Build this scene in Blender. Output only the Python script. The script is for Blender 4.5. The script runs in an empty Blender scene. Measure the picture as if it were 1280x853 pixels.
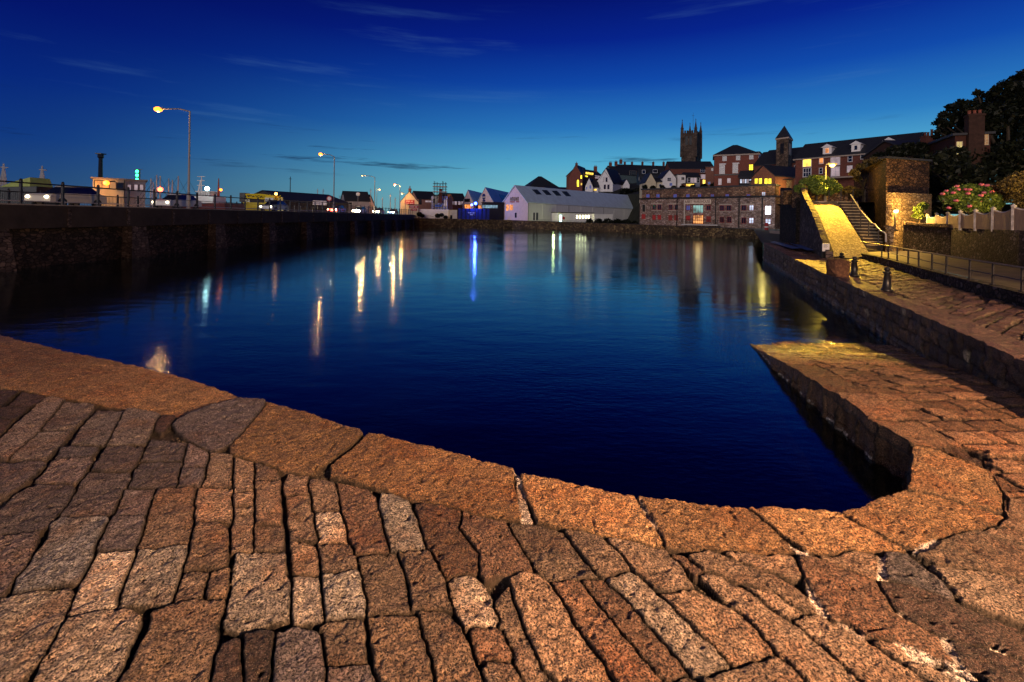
import bpy, math, random
import numpy as np
from mathutils import Vector, Matrix
random.seed(7); RNG = np.random.RandomState(11)
scene = bpy.context.scene
COL = scene.collection
# ------------------------------------------------------------------ camera
F = 569.0; TH = math.radians(.8); H = 3.3; PCX, PCY = 640.0, 272.0
cd = bpy.data.cameras.new('camera'); cam = bpy.data.objects.new('camera', cd); COL.objects.link(cam)
cd.sensor_width = 36; cd.lens = F / 1280 * 36; cd.shift_y = -(426.5 - PCY) / 1280; cd.clip_end = 6000; cd.clip_start = .05
cam.location = (0, 0, H)
cam.matrix_world = Matrix.Translation((0, 0, H)) @ Matrix.Rotation(math.radians(90), 4, 'X') @ Matrix.Rotation(TH, 4, 'Z')
scene.camera = cam
# ------------------------------------------------------------------ render and colour
scene.render.engine = 'CYCLES'
scene.view_settings.view_transform = 'Standard'; scene.view_settings.look = 'None'
scene.view_settings.exposure = 0.0; scene.view_settings.gamma = 1
c = scene.cycles; c.use_denoising = True; c.max_bounces = 5; c.diffuse_bounces = 2; c.glossy_bounces = 3
c.sample_clamp_indirect = 3; c.sample_clamp_direct = 0; c.use_adaptive_sampling = True; c.adaptive_threshold = .02
# a very soft directional light: added fill from behind left for the fronts that face the harbour
sl = bpy.data.lights.new('fill_sun', 'SUN'); sl.energy = 1.1; sl.angle = math.radians(35); sl.color = (1,.88,.84)
so = bpy.data.objects.new('fill_sun', sl); COL.objects.link(so); so.rotation_euler = Vector((.62,1,-.24)).to_track_quat('-Z','Y').to_euler()
# ------------------------------------------------------------------ dusk sky
SUN_AZ = math.radians(36)      # the glow of the set sun, right of the view axis
world = bpy.data.worlds.new('World'); scene.world = world; world.use_nodes = True
nt = world.node_tree; N = nt.nodes; L = nt.links
for n in list(N): N.remove(n)
out = N.new('ShaderNodeOutputWorld'); bg = N.new('ShaderNodeBackground'); L.new(bg.outputs[0], out.inputs[0])
tc = N.new('ShaderNodeTexCoord'); sep = N.new('ShaderNodeSeparateXYZ'); L.new(tc.outputs['Generated'], sep.inputs[0])
def s2l(c):
    return tuple(((v/255)/12.92 if v/255 <= .04045 else ((v/255+.055)/1.055)**2.4) for v in c) + (1,)
def wramp(stops):
    r = N.new('ShaderNodeValToRGB'); r.color_ramp.interpolation = 'B_SPLINE' if False else 'LINEAR'
    e = r.color_ramp.elements
    while len(e) < len(stops): e.new(.5)
    for i, (p, col) in enumerate(stops): e[i].position = p; e[i].color = s2l(col)
    L.new(sep.outputs[2], r.inputs[0]); return r
rl = wramp([(0,(56,80,114)),(.05,(33,70,120)),(.11,(16,56,126)),(.2,(6,38,122)),(.3,(3,20,106)),(.43,(2,9,80)),(.7,(1,4,40))])
rr = wramp([(0,(134,190,190)),(.06,(116,194,206)),(.12,(84,172,208)),(.19,(44,124,192)),(.28,(16,74,170)),(.36,(6,36,140)),(.46,(3,12,100)),(.7,(1,4,44))])
dot = N.new('ShaderNodeVectorMath'); dot.operation = 'DOT_PRODUCT'; L.new(tc.outputs['Generated'], dot.inputs[0]); dot.inputs[1].default_value = (math.sin(SUN_AZ+.12), math.cos(SUN_AZ+.12), 0)
mr = N.new('ShaderNodeMapRange'); mr.interpolation_type = 'SMOOTHSTEP'; L.new(dot.outputs['Value'], mr.inputs[0]); mr.inputs[1].default_value = -.05; mr.inputs[2].default_value = .99
mix = N.new('ShaderNodeMix'); mix.data_type = 'RGBA'; L.new(mr.outputs[0], mix.inputs[0]); L.new(rl.outputs[0], mix.inputs[6]); L.new(rr.outputs[0], mix.inputs[7])
# thin high cloud: long light wisps and a few dark low bars
def wcloud(scale, rot, lo, hi, col, amt, z0, z1, prev, seed):
    mp = N.new('ShaderNodeMapping'); L.new(tc.outputs['Generated'], mp.inputs[0]); mp.inputs['Scale'].default_value = scale; mp.inputs['Rotation'].default_value = rot; mp.inputs['Location'].default_value = (seed, 0, 0)
    no = N.new('ShaderNodeTexNoise'); L.new(mp.outputs[0], no.inputs[0]); no.inputs['Scale'].default_value = 1; no.inputs['Detail'].default_value = 6; no.inputs['Roughness'].default_value = .6
    a = N.new('ShaderNodeMapRange'); a.interpolation_type = 'SMOOTHSTEP'; L.new(no.outputs[0], a.inputs[0]); a.inputs[1].default_value = lo; a.inputs[2].default_value = hi; a.inputs[4].default_value = amt
    w1 = N.new('ShaderNodeMapRange'); w1.interpolation_type = 'SMOOTHSTEP'; L.new(sep.outputs[2], w1.inputs[0]); w1.inputs[1].default_value = z0; w1.inputs[2].default_value = z0+.04
    w2 = N.new('ShaderNodeMapRange'); w2.interpolation_type = 'SMOOTHSTEP'; L.new(sep.outputs[2], w2.inputs[0]); w2.inputs[1].default_value = z1; w2.inputs[2].default_value = z1-.08
    m1 = N.new('ShaderNodeMath'); m1.operation = 'MULTIPLY'; L.new(a.outputs[0], m1.inputs[0]); L.new(w1.outputs[0], m1.inputs[1])
    m2 = N.new('ShaderNodeMath'); m2.operation = 'MULTIPLY'; L.new(m1.outputs[0], m2.inputs[0]); L.new(w2.outputs[0], m2.inputs[1])
    mx = N.new('ShaderNodeMix'); mx.data_type = 'RGBA'; L.new(m2.outputs[0], mx.inputs[0]); L.new(prev, mx.inputs[6]); mx.inputs[7].default_value = s2l(col); return mx.outputs[2]
o = wcloud((2.2,2.2,26), (.05,.22,0), .56, .8, (80,130,180), .22, .06, .45, mix.outputs[2], 3.1)
o = wcloud((1.5,4,34), (.12,-.18,.5), .6, .8, (96,150,196), .16, .1, .3, o, 9.4)
o = wcloud((4,4,60), (0,0,0), .58, .7, (14,30,66), .7, .07, .2, o, 8.3)
# the Sky Texture supplies the faint overall skylight under the painted dusk colours
sky = N.new('ShaderNodeTexSky'); sky.sky_type = 'NISHITA'; sky.sun_disc = False; sky.sun_elevation = math.radians(-3); sky.sun_rotation = SUN_AZ; sky.ozone_density = 6
add = N.new('ShaderNodeMix'); add.data_type = 'RGBA'; add.blend_type = 'ADD'; add.inputs[0].default_value = .02; L.new(o, add.inputs[6]); L.new(sky.outputs[0], add.inputs[7])
L.new(add.outputs[2], bg.inputs[0]); bg.inputs[1].default_value = 1.0
# ------------------------------------------------------------------ pixel <-> world helpers (perspective of the photograph)
def de(px, py):
    u = px-PCX; w = py-PCY
    return u*math.cos(TH)+w*math.sin(TH), -u*math.sin(TH)+w*math.cos(TH)
def W(px, py, z):
    u, w = de(px, py); Y = (H-z)*F/w; return (u*Y/F, Y)
def P(px, py, Y):
    u, w = de(px, py); return Vector((u*Y/F, Y, H-w*Y/F))
def onX(px, py, X):
    u, w = de(px, py); Y = X*F/u; return Vector((X, Y, H-w*Y/F))
# ------------------------------------------------------------------ object helpers
ORG = {}
def link(o, parent=None):
    COL.objects.link(o)
    if parent is not None: o.parent = parent
    return o
def tag(o, label, cat, group=None, kind=None):
    if label: o['label'] = label
    if cat: o['category'] = cat
    if group: o['group'] = group
    if kind: o['kind'] = kind
    return o
def thing(name, label, cat, loc=(0,0,0), group=None):
    o = bpy.data.objects.new(name, None); link(o); o.location = loc; o.empty_display_size = .2
    ORG[o.name] = Vector(loc); return tag(o, label, cat, group)
class MB:
    def __init__(s): s.v = []; s.f = []
    def add(s, vs, fs):
        n = len(s.v); s.v += [tuple(v) for v in vs]; s.f += [tuple(i+n for i in f) for f in fs]; return s
    def hexa(s, p):   # 8 points: bottom 4 ccw, top 4
        return s.add(p, [(3,2,1,0),(4,5,6,7),(0,1,5,4),(1,2,6,5),(2,3,7,6),(3,0,4,7)])
    def box(s, x0, x1, y0, y1, z0, z1):
        return s.hexa([(x0,y0,z0),(x1,y0,z0),(x1,y1,z0),(x0,y1,z0),(x0,y0,z1),(x1,y0,z1),(x1,y1,z1),(x0,y1,z1)])
    def prism(s, poly, z0, z1):
        n = len(poly); v = [(x,y,z0) for x,y in poly]+[(x,y,z1) for x,y in poly]
        return s.add(v, [tuple(range(n-1,-1,-1)), tuple(range(n,2*n))]+[(i,(i+1)%n,n+(i+1)%n,n+i) for i in range(n)])
    def tube(s, pts, r, n=8, r2=None):
        pts = [Vector(p) for p in pts]; m = len(pts); vs = []
        for i, p in enumerate(pts):
            d = (pts[min(i+1,m-1)]-pts[max(i-1,0)]).normalized()
            a = d.cross(Vector((0,0,1)) if abs(d.z) < .9 else Vector((1,0,0))).normalized(); b = d.cross(a)
            rr = r if r2 is None else r+(r2-r)*i/(m-1)
            for k in range(n):
                t = 2*math.pi*k/n; vs.append(p+a*math.cos(t)*rr+b*math.sin(t)*rr)
        fs = [(i*n+k, i*n+(k+1)%n, (i+1)*n+(k+1)%n, (i+1)*n+k) for i in range(m-1) for k in range(n)]
        fs += [tuple(range(n-1,-1,-1)), tuple(range((m-1)*n, m*n))]
        return s.add(vs, fs)
    def lathe(s, c, prof, n=14):
        vs = []; 
        for r, z in prof:
            for k in range(n):
                t = 2*math.pi*k/n; vs.append((c[0]+r*math.cos(t), c[1]+r*math.sin(t), c[2]+z))
        m = len(prof)
        fs = [(i*n+k, i*n+(k+1)%n, (i+1)*n+(k+1)%n, (i+1)*n+k) for i in range(m-1) for k in range(n)]
        fs += [tuple(range(n-1,-1,-1)), tuple(range((m-1)*n, m*n))]
        return s.add(vs, fs)
    def ball(s, c, r, sq=1, n=10):
        return s.lathe(c, [(max(.001, r*math.sin(math.pi*i/7)), -r*sq*math.cos(math.pi*i/7)) for i in range(8)], n)
    def build(s, name, m, parent=None, smooth=False):
        me = bpy.data.meshes.new(name)
        og = ORG.get(parent.name, Vector((0,0,0))) if parent is not None else Vector((0,0,0))
        me.from_pydata([(v[0]-og.x, v[1]-og.y, v[2]-og.z) for v in s.v], [], s.f)
        me.materials.append(m)
        if smooth: me.polygons.foreach_set('use_smooth', [True]*len(me.polygons))
        o = bpy.data.objects.new(name, me); link(o, parent); ORG[o.name] = og; me.update(); return o
def struct(o): o['kind'] = 'structure'; return o
# ------------------------------------------------------------------ materials
MATS = {}
def newmat(name):
    m = bpy.data.materials.new(name); m.use_nodes = True; n = m.node_tree.nodes; l = m.node_tree.links
    return m, n, l, n['Principled BSDF']
def mat(name, col, rough=.7, var=.25, scale=3, bump=.0, bscale=20, metal=0, spec=.3, col2=None, stretch=None):
    if name in MATS: return MATS[name]
    m, n, l, b = newmat(name)
    tcx = n.new('ShaderNodeTexCoord'); mp = n.new('ShaderNodeMapping'); l.new(tcx.outputs['Object'], mp.inputs[0])
    if stretch: mp.inputs['Scale'].default_value = stretch
    no = n.new('ShaderNodeTexNoise'); l.new(mp.outputs[0], no.inputs[0]); no.inputs['Scale'].default_value = scale; no.inputs['Detail'].default_value = 6; no.inputs['Roughness'].default_value = .65
    r = n.new('ShaderNodeValToRGB'); l.new(no.outputs[0], r.inputs[0]); c2 = col2 or col
    r.color_ramp.elements[0].position = .3; r.color_ramp.elements[1].position = .7
    r.color_ramp.elements[0].color = tuple(v*(1-var) for v in col)+(1,); r.color_ramp.elements[1].color = tuple(min(1,v*(1+var)) for v in c2)+(1,)
    l.new(r.outputs[0], b.inputs['Base Color']); b.inputs['Roughness'].default_value = rough; b.inputs['Metallic'].default_value = metal
    b.inputs['Specular IOR Level'].default_value = spec
    if bump:
        n2 = n.new('ShaderNodeTexNoise'); l.new(mp.outputs[0], n2.inputs[0]); n2.inputs['Scale'].default_value = bscale; n2.inputs['Detail'].default_value = 5
        bp = n.new('ShaderNodeBump'); bp.inputs['Strength'].default_value = bump; bp.inputs['Distance'].default_value = .03; l.new(n2.outputs[0], bp.inputs['Height']); l.new(bp.outputs[0], b.inputs['Normal'])
    MATS[name] = m; return m
def masonry(name, cols, joint, size=.4, flat=1.9, rough=.85, jw=.06, bump=.6, grime=.5):
    """rubble stone: Voronoi cells flattened into courses, each stone its own colour, recessed joints"""
    if name in MATS: return MATS[name]
    m, n, l, b = newmat(name)
    tcx = n.new('ShaderNodeTexCoord'); mp = n.new('ShaderNodeMapping'); l.new(tcx.outputs['Object'], mp.inputs[0]); mp.inputs['Scale'].default_value = (1/size, 1/size, flat/size)
    wn = n.new('ShaderNodeTexNoise'); l.new(mp.outputs[0], wn.inputs[0]); wn.inputs['Scale'].default_value = 1.3
    mxv = n.new('ShaderNodeVectorMath'); mxv.operation = 'MULTIPLY_ADD'; l.new(wn.outputs['Color'], mxv.inputs[0]); mxv.inputs[1].default_value = (.5,.5,.5); l.new(mp.outputs[0], mxv.inputs[2])
    v1 = n.new('ShaderNodeTexVoronoi'); v1.feature = 'F1'; l.new(mxv.outputs[0], v1.inputs['Vector']); v1.inputs['Scale'].default_value = 1
    v2 = n.new('ShaderNodeTexVoronoi'); v2.feature = 'DISTANCE_TO_EDGE'; l.new(mxv.outputs[0], v2.inputs['Vector']); v2.inputs['Scale'].default_value = 1
    sp = n.new('ShaderNodeSeparateColor'); l.new(v1.outputs['Color'], sp.inputs[0])
    r = n.new('ShaderNodeValToRGB'); r.color_ramp.interpolation = 'CONSTANT' if len(cols) > 3 else 'LINEAR'; l.new(sp.outputs[0], r.inputs[0])
    e = r.color_ramp.elements
    while len(e) < len(cols): e.new(.5)
    for i, cc in enumerate(cols): e[i].position = i/len(cols); e[i].color = tuple(cc)+(1,)
    jr = n.new('ShaderNodeMapRange'); jr.interpolation_type = 'SMOOTHSTEP'; l.new(v2.outputs[0], jr.inputs[0]); jr.inputs[1].default_value = jw*.4; jr.inputs[2].default_value = jw*1.6
    mx = n.new('ShaderNodeMix'); mx.data_type = 'RGBA'; l.new(jr.outputs[0], mx.inputs[0]); mx.inputs[6].default_value = tuple(joint)+(1,); l.new(r.outputs[0], mx.inputs[7])
    fn = n.new('ShaderNodeTexNoise'); l.new(tcx.outputs['Object'], fn.inputs[0]); fn.inputs['Scale'].default_value = .35; fn.inputs['Detail'].default_value = 8; fn.inputs['Roughness'].default_value = .7
    fr = n.new('ShaderNodeMapRange'); l.new(fn.outputs[0], fr.inputs[0]); fr.inputs[1].default_value = .35; fr.inputs[2].default_value = .65; fr.inputs[3].default_value = 1-grime; fr.inputs[4].default_value = 1.25
    mu = n.new('ShaderNodeVectorMath'); mu.operation = 'SCALE'; l.new(mx.outputs[2], mu.inputs[0]); l.new(fr.outputs[0], mu.inputs['Scale'])
    l.new(mu.outputs[0], b.inputs['Base Color']); b.inputs['Roughness'].default_value = rough; b.inputs['Specular IOR Level'].default_value = .2
    bp = n.new('ShaderNodeBump'); bp.inputs['Strength'].default_value = bump; bp.inputs['Distance'].default_value = .06; l.new(jr.outputs[0], bp.inputs['Height']); l.new(bp.outputs[0], b.inputs['Normal'])
    MATS[name] = m; return m
def emit(name, col, st, var=0, scale=2):
    if name in MATS: return MATS[name]
    m, n, l, b = newmat(name); b.inputs['Base Color'].default_value = (.05,.05,.05,1); b.inputs['Emission Color'].default_value = tuple(col)+(1,); b.inputs['Emission Strength'].default_value = st
    if var:
        tcx = n.new('ShaderNodeTexCoord'); no = n.new('ShaderNodeTexNoise'); l.new(tcx.outputs['Object'], no.inputs[0]); no.inputs['Scale'].default_value = scale
        r = n.new('ShaderNodeMapRange'); l.new(no.outputs[0], r.inputs[0]); r.inputs[1].default_value = .35; r.inputs[2].default_value = .65; r.inputs[3].default_value = st*(1-var); r.inputs[4].default_value = st*(1+var); l.new(r.outputs[0], b.inputs['Emission Strength'])
    MATS[name] = m; return m
rubble = masonry('abbey_rubble', [(.36,.25,.20),(.25,.16,.13),(.46,.34,.29),(.30,.20,.16),(.38,.28,.26),(.20,.13,.11)], (.12,.085,.07), .42, 1.8, grime=.35)
rubble_up = masonry('attic_rubble', [(.22,.12,.08),(.14,.08,.06),(.32,.2,.13),(.18,.11,.08)], (.07,.05,.04), .5, 1.7)
darkstone = masonry('dark_rubble', [(.030,.021,.018),(.018,.014,.014),(.045,.032,.027),(.025,.018,.016),(.06,.04,.033)], (.008,.007,.007), .3, 1.8, jw=.09)
lanestone = masonry('lane_wall_rubble', [(.05,.035,.035),(.03,.022,.022),(.075,.055,.055),(.04,.03,.03),(.12,.095,.1)], (.012,.01,.01), .2, 1.3, jw=.1)
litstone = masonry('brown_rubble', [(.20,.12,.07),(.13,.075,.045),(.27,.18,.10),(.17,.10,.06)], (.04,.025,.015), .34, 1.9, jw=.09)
pierstone = masonry('pier_granite', [(.085,.062,.056),(.05,.04,.037),(.13,.095,.082),(.068,.05,.045)], (.018,.014,.012), .3, 1.7, jw=.05)
bankstone = masonry('bank_rubble', [(.15,.10,.05),(.08,.055,.035),(.24,.17,.08),(.11,.075,.04)], (.03,.02,.015), .5, 1.6, jw=.09)
churchstone = masonry('church_granite', [(.12,.08,.06),(.09,.06,.05),(.16,.11,.08)], (.05,.04,.03), .7, 1.5)
brick = mat('red_brick', (.20,.065,.045), .85, .3, 5, .2, 30)
brick_dk = mat('dark_red_brick', (.16,.055,.038), .85, .35, 4)
brick_lt = mat('brown_brick', (.24,.10,.065), .85, .3, 4)
slate = mat('slate_roof', (.028,.03,.038), .6, .35, 2.5, .3, 8)
slate_bl = mat('blue_slate_roof', (.035,.045,.07), .5, .3, 2)
tin = mat('pale_metal_roof', (.58,.70,.78), .45, .12, .7, 0, 1, 0, .5, stretch=(1,1,.3))
tin_dk = mat('skylight_panel', (.03,.045,.06), .3, .2, 2)
white = mat('white_render', (.82,.79,.76), .8, .1, .8)
pinkish = mat('pink_lit_cladding', (.72,.58,.58), .75, .1, 1.2)  # pink in the base colour stands for coloured lamplight on the gables
shedwall = mat('pale_shed_cladding', (.78,.78,.72), .6, .1, 1.2, .15, 2, stretch=(6,6,.3))
cream = mat('cream_render', (.60,.52,.36), .8, .15, 1)
trim = mat('white_painted_trim', (.75,.73,.72), .5, .06, 5)
stonetrim = mat('pale_granite_trim', (.40,.32,.26), .8, .2, 6)
darkpaint = mat('black_paint', (.012,.012,.014), .35, .3, 20)
iron = mat('dark_iron', (.03,.028,.03), .45, .4, 30, .2, 60, .6)
galv = mat('galvanised_steel', (.26,.25,.25), .45, .2, 12, 0, 1, .5)
pale = mat('pale_rail_steel', (.45,.43,.42), .45, .15, 10, 0, 1, .3)
asphalt = mat('asphalt', (.05,.05,.052), .85, .25, 6, .2, 60)
earth = mat('dark_ground', (.03,.032,.022), .95, .4, .4)
glass = mat('dark_glass', (.012,.016,.03), .08, .2, 5, spec=.8)
redpaint = mat('red_paint', (.42,.03,.03), .5, .12, 4)
redframe = mat('dark_red_frame', (.25,.03,.025), .5, .15, 6)
bluep = mat('blue_hoarding', (.02,.03,.16), .5, .2, 2)
yellowp = mat('yellow_crane_paint', (.75,.62,.03), .45, .15, 3)
timber = mat('weathered_timber', (.30,.22,.16), .85, .25, 4, .3, 12, stretch=(8,8,1))
lit_y = emit('warm_lit_room', (1,.62,.08), 1.8, .5, .9)
lit_yy = emit('yellow_lit_room', (1,.74,.03), 2.4, .4, .9)
lit_w = emit('white_lit_room', (.7,.78,1), .9, .4, .9)
lit_g = emit('cream_lit_room', (1,.93,.5), 8, .2, .9)
lit_cy = emit('cyan_white_lit_door', (.55,1,1), 5)
lit_o = emit('orange_lit_room', (1,.33,.08), 1.1, .5, 1.2)
lit_p = emit('dim_pinkish_room', (.75,.55,.6), .45, .3, 1)
lit_b = emit('dim_blue_room', (.03,.07,.32), .6, .3, 1)
glow_or = emit('sodium_lamp_glass', (1,.22,.015), 5)
glow_or2 = emit('small_sodium_glass', (1,.40,.08), 10)
glow_y = emit('yellow_lamp_glass', (1,.50,.06), 22)
glow_bl = emit('blue_beacon_glass', (.04,.10,1), 22)
glow_wh = emit('white_deck_lamp_glass', (.6,1,1), 12)
glow_gr = emit('green_signal_glass', (.02,1,.25), 14)
glow_rd = emit('red_lamp_glass', (1,.08,.03), 12)
glow_hd = emit('headlight_glass', (1,.85,.5), 40)
glow_sm = emit('headlight_glass_near', (1,.85,.55), 8)
def lamp(name, loc, energy, col, r=.15, parent=None):
    d = bpy.data.lights.new(name, 'POINT'); d.energy = energy; d.color = col; d.shadow_soft_size = r
    o = bpy.data.objects.new(name, d); link(o, parent); og = ORG.get(parent.name, Vector((0,0,0))) if parent is not None else Vector((0,0,0))
    o.location = Vector(loc)-og; return o
# ------------------------------------------------------------------ numpy noise
def vnoise(x, y, sc, seed):
    r = np.random.RandomState(seed); T = r.rand(256, 256).astype(np.float32)
    x = x/sc; y = y/sc; xi = np.floor(x).astype(int); yi = np.floor(y).astype(int); fx = x-xi; fy = y-yi
    fx = fx*fx*(3-2*fx); fy = fy*fy*(3-2*fy)
    g = lambda i, j: T[i & 255, j & 255]
    return (g(xi,yi)*(1-fx)+g(xi+1,yi)*fx)*(1-fy)+(g(xi,yi+1)*(1-fx)+g(xi+1,yi+1)*fx)*fy-.5
def resample(poly, n):
    p = np.array(poly, float); d = np.r_[0, np.cumsum(np.hypot(*np.diff(p[:, :2], axis=0).T))]
    t = np.linspace(0, d[-1], n); return np.stack([np.interp(t, d, p[:, k]) for k in range(p.shape[1])], 1)
def inpoly(x, y, poly):
    ins = np.zeros(x.shape, bool); n = len(poly); j = n-1
    for i in range(n):
        xi, yi = poly[i]; xj, yj = poly[j]
        if yi != yj: ins ^= ((yi > y) != (yj > y)) & (x < (xj-xi)*(y-yi)/(yj-yi)+xi)
        j = i
    return ins
def edist(x, y, poly):
    d = np.full(x.shape, 1e9)
    n = len(poly)
    for i in range(n):
        ax, ay = poly[i]; bx, by = poly[(i+1) % n]; dx = bx-ax; dy = by-ay; q = dx*dx+dy*dy+1e-12
        t = np.clip(((x-ax)*dx+(y-ay)*dy)/q, 0, 1); d = np.minimum(d, np.hypot(x-ax-t*dx, y-ay-t*dy))
    return d
def grid_obj(name, X, Y, Z, tint, joint, m, flip=False):
    a, b = X.shape; co = np.stack([X, Y, Z], -1).reshape(-1, 3).astype(np.float32)
    i = np.arange(a*b).reshape(a, b); q = np.stack([i[:-1,:-1], i[1:,:-1], i[1:,1:], i[:-1,1:]], -1).reshape(-1, 4)
    if flip: q = q[:, ::-1]
    me = bpy.data.meshes.new(name); me.vertices.add(a*b); me.vertices.foreach_set('co', co.ravel())
    me.loops.add(q.size); me.loops.foreach_set('vertex_index', q.ravel().astype(np.int32)); me.polygons.add(len(q)); me.polygons.foreach_set('loop_start', np.arange(0, q.size, 4, dtype=np.int32)); me.polygons.foreach_set('loop_total', np.full(len(q), 4, np.int32)) if False else None
    me.update(calc_edges=True); me.polygons.foreach_set('use_smooth', [True]*len(me.polygons))
    at = me.attributes.new('stone', 'FLOAT_COLOR', 'POINT')
    cc = np.concatenate([tint.reshape(-1, 3), joint.reshape(-1, 1)], 1).astype(np.float32); at.data.foreach_set('color', cc.ravel())
    me.materials.append(m); o = bpy.data.objects.new(name, me); link(o); return struct(o)
def granite(name='worn_granite', speck=150.0, wet=False):
    m, n, l, b = newmat(name); at = n.new('ShaderNodeAttribute'); at.attribute_name = 'stone'
    tcx = n.new('ShaderNodeTexCoord')
    n1 = n.new('ShaderNodeTexNoise'); l.new(tcx.outputs['Object'], n1.inputs[0]); n1.inputs['Scale'].default_value = 62; n1.inputs['Detail'].default_value = 4; n1.inputs['Roughness'].default_value = .8
    r1 = n.new('ShaderNodeMapRange'); l.new(n1.outputs[0], r1.inputs[0]); r1.inputs[1].default_value = .40; r1.inputs[2].default_value = .62; r1.inputs[3].default_value = .06; r1.inputs[4].default_value = 2.6
    n3 = n.new('ShaderNodeTexNoise'); l.new(tcx.outputs['Object'], n3.inputs[0]); n3.inputs['Scale'].default_value = 9; n3.inputs['Detail'].default_value = 6; n3.inputs['Roughness'].default_value = .75
    r3 = n.new('ShaderNodeMapRange'); l.new(n3.outputs[0], r3.inputs[0]); r3.inputs[1].default_value = .3; r3.inputs[2].default_value = .7; r3.inputs[3].default_value = .35; r3.inputs[4].default_value = 1.65
    mm = n.new('ShaderNodeMath'); mm.operation = 'MULTIPLY'; l.new(r1.outputs[0], mm.inputs[0]); l.new(r3.outputs[0], mm.inputs[1])
    sc = n.new('ShaderNodeVectorMath'); sc.operation = 'SCALE'; l.new(at.outputs['Color'], sc.inputs[0]); l.new(mm.outputs[0], sc.inputs['Scale'])
    # pale feldspar flecks
    vo = n.new('ShaderNodeTexVoronoi'); l.new(tcx.outputs['Object'], vo.inputs['Vector']); vo.inputs['Scale'].default_value = 95
    fr = n.new('ShaderNodeMapRange'); l.new(vo.outputs[0], fr.inputs[0]); fr.inputs[1].default_value = .28; fr.inputs[2].default_value = .14; fr.inputs[4].default_value = .5
    mx = n.new('ShaderNodeMix'); mx.data_type = 'RGBA'; l.new(fr.outputs[0], mx.inputs[0]); l.new(sc.outputs[0], mx.inputs[6]); mx.inputs[7].default_value = (.66,.55,.45,1)
    vd = n.new('ShaderNodeTexVoronoi'); l.new(tcx.outputs['Object'], vd.inputs['Vector']); vd.inputs['Scale'].default_value = 58
    dr_ = n.new('ShaderNodeMapRange'); l.new(vd.outputs[0], dr_.inputs[0]); dr_.inputs[1].default_value = .20; dr_.inputs[2].default_value = .36; dr_.inputs[3].default_value = .08; dr_.inputs[4].default_value = 1.12
    ds = n.new('ShaderNodeVectorMath'); ds.operation = 'SCALE'; l.new(mx.outputs[2], ds.inputs[0]); l.new(dr_.outputs[0], ds.inputs['Scale'])
    jt = n.new('ShaderNodeMix'); jt.data_type = 'RGBA'; l.new(at.outputs['Alpha'], jt.inputs[0]); l.new(ds.outputs[0], jt.inputs[6])
    jr = n.new('ShaderNodeValToRGB'); l.new(n3.outputs[0], jr.inputs[0]); je = jr.color_ramp.elements; je[0].position = .42; je[0].color = (.010,.007,.006,1); je[1].position = .62; je[1].color = (.10,.07,.05,1); l.new(jr.outputs[0], jt.inputs[7])
    l.new(jt.outputs[2], b.inputs['Base Color']); b.inputs['Specular IOR Level'].default_value = .4
    sx = n.new('ShaderNodeSeparateXYZ'); l.new(tcx.outputs['Object'], sx.inputs[0]); wr = n.new('ShaderNodeMapRange'); l.new(sx.outputs[2], wr.inputs[0]); wr.inputs[1].default_value = .06; wr.inputs[2].default_value = .34; wr.inputs[3].default_value = .16; wr.inputs[4].default_value = .6; l.new(wr.outputs[0], b.inputs['Roughness'])
    b1 = n.new('ShaderNodeTexNoise'); l.new(tcx.outputs['Object'], b1.inputs[0]); b1.inputs['Scale'].default_value = 36; b1.inputs['Detail'].default_value = 5; b1.inputs['Roughness'].default_value = .75
    bp = n.new('ShaderNodeBump'); bp.inputs['Strength'].default_value = 1; bp.inputs['Distance'].default_value = .055; l.new(b1.outputs[0], bp.inputs['Height']); l.new(bp.outputs[0], b.inputs['Normal'])
    return m
GRAN = granite()
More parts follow.
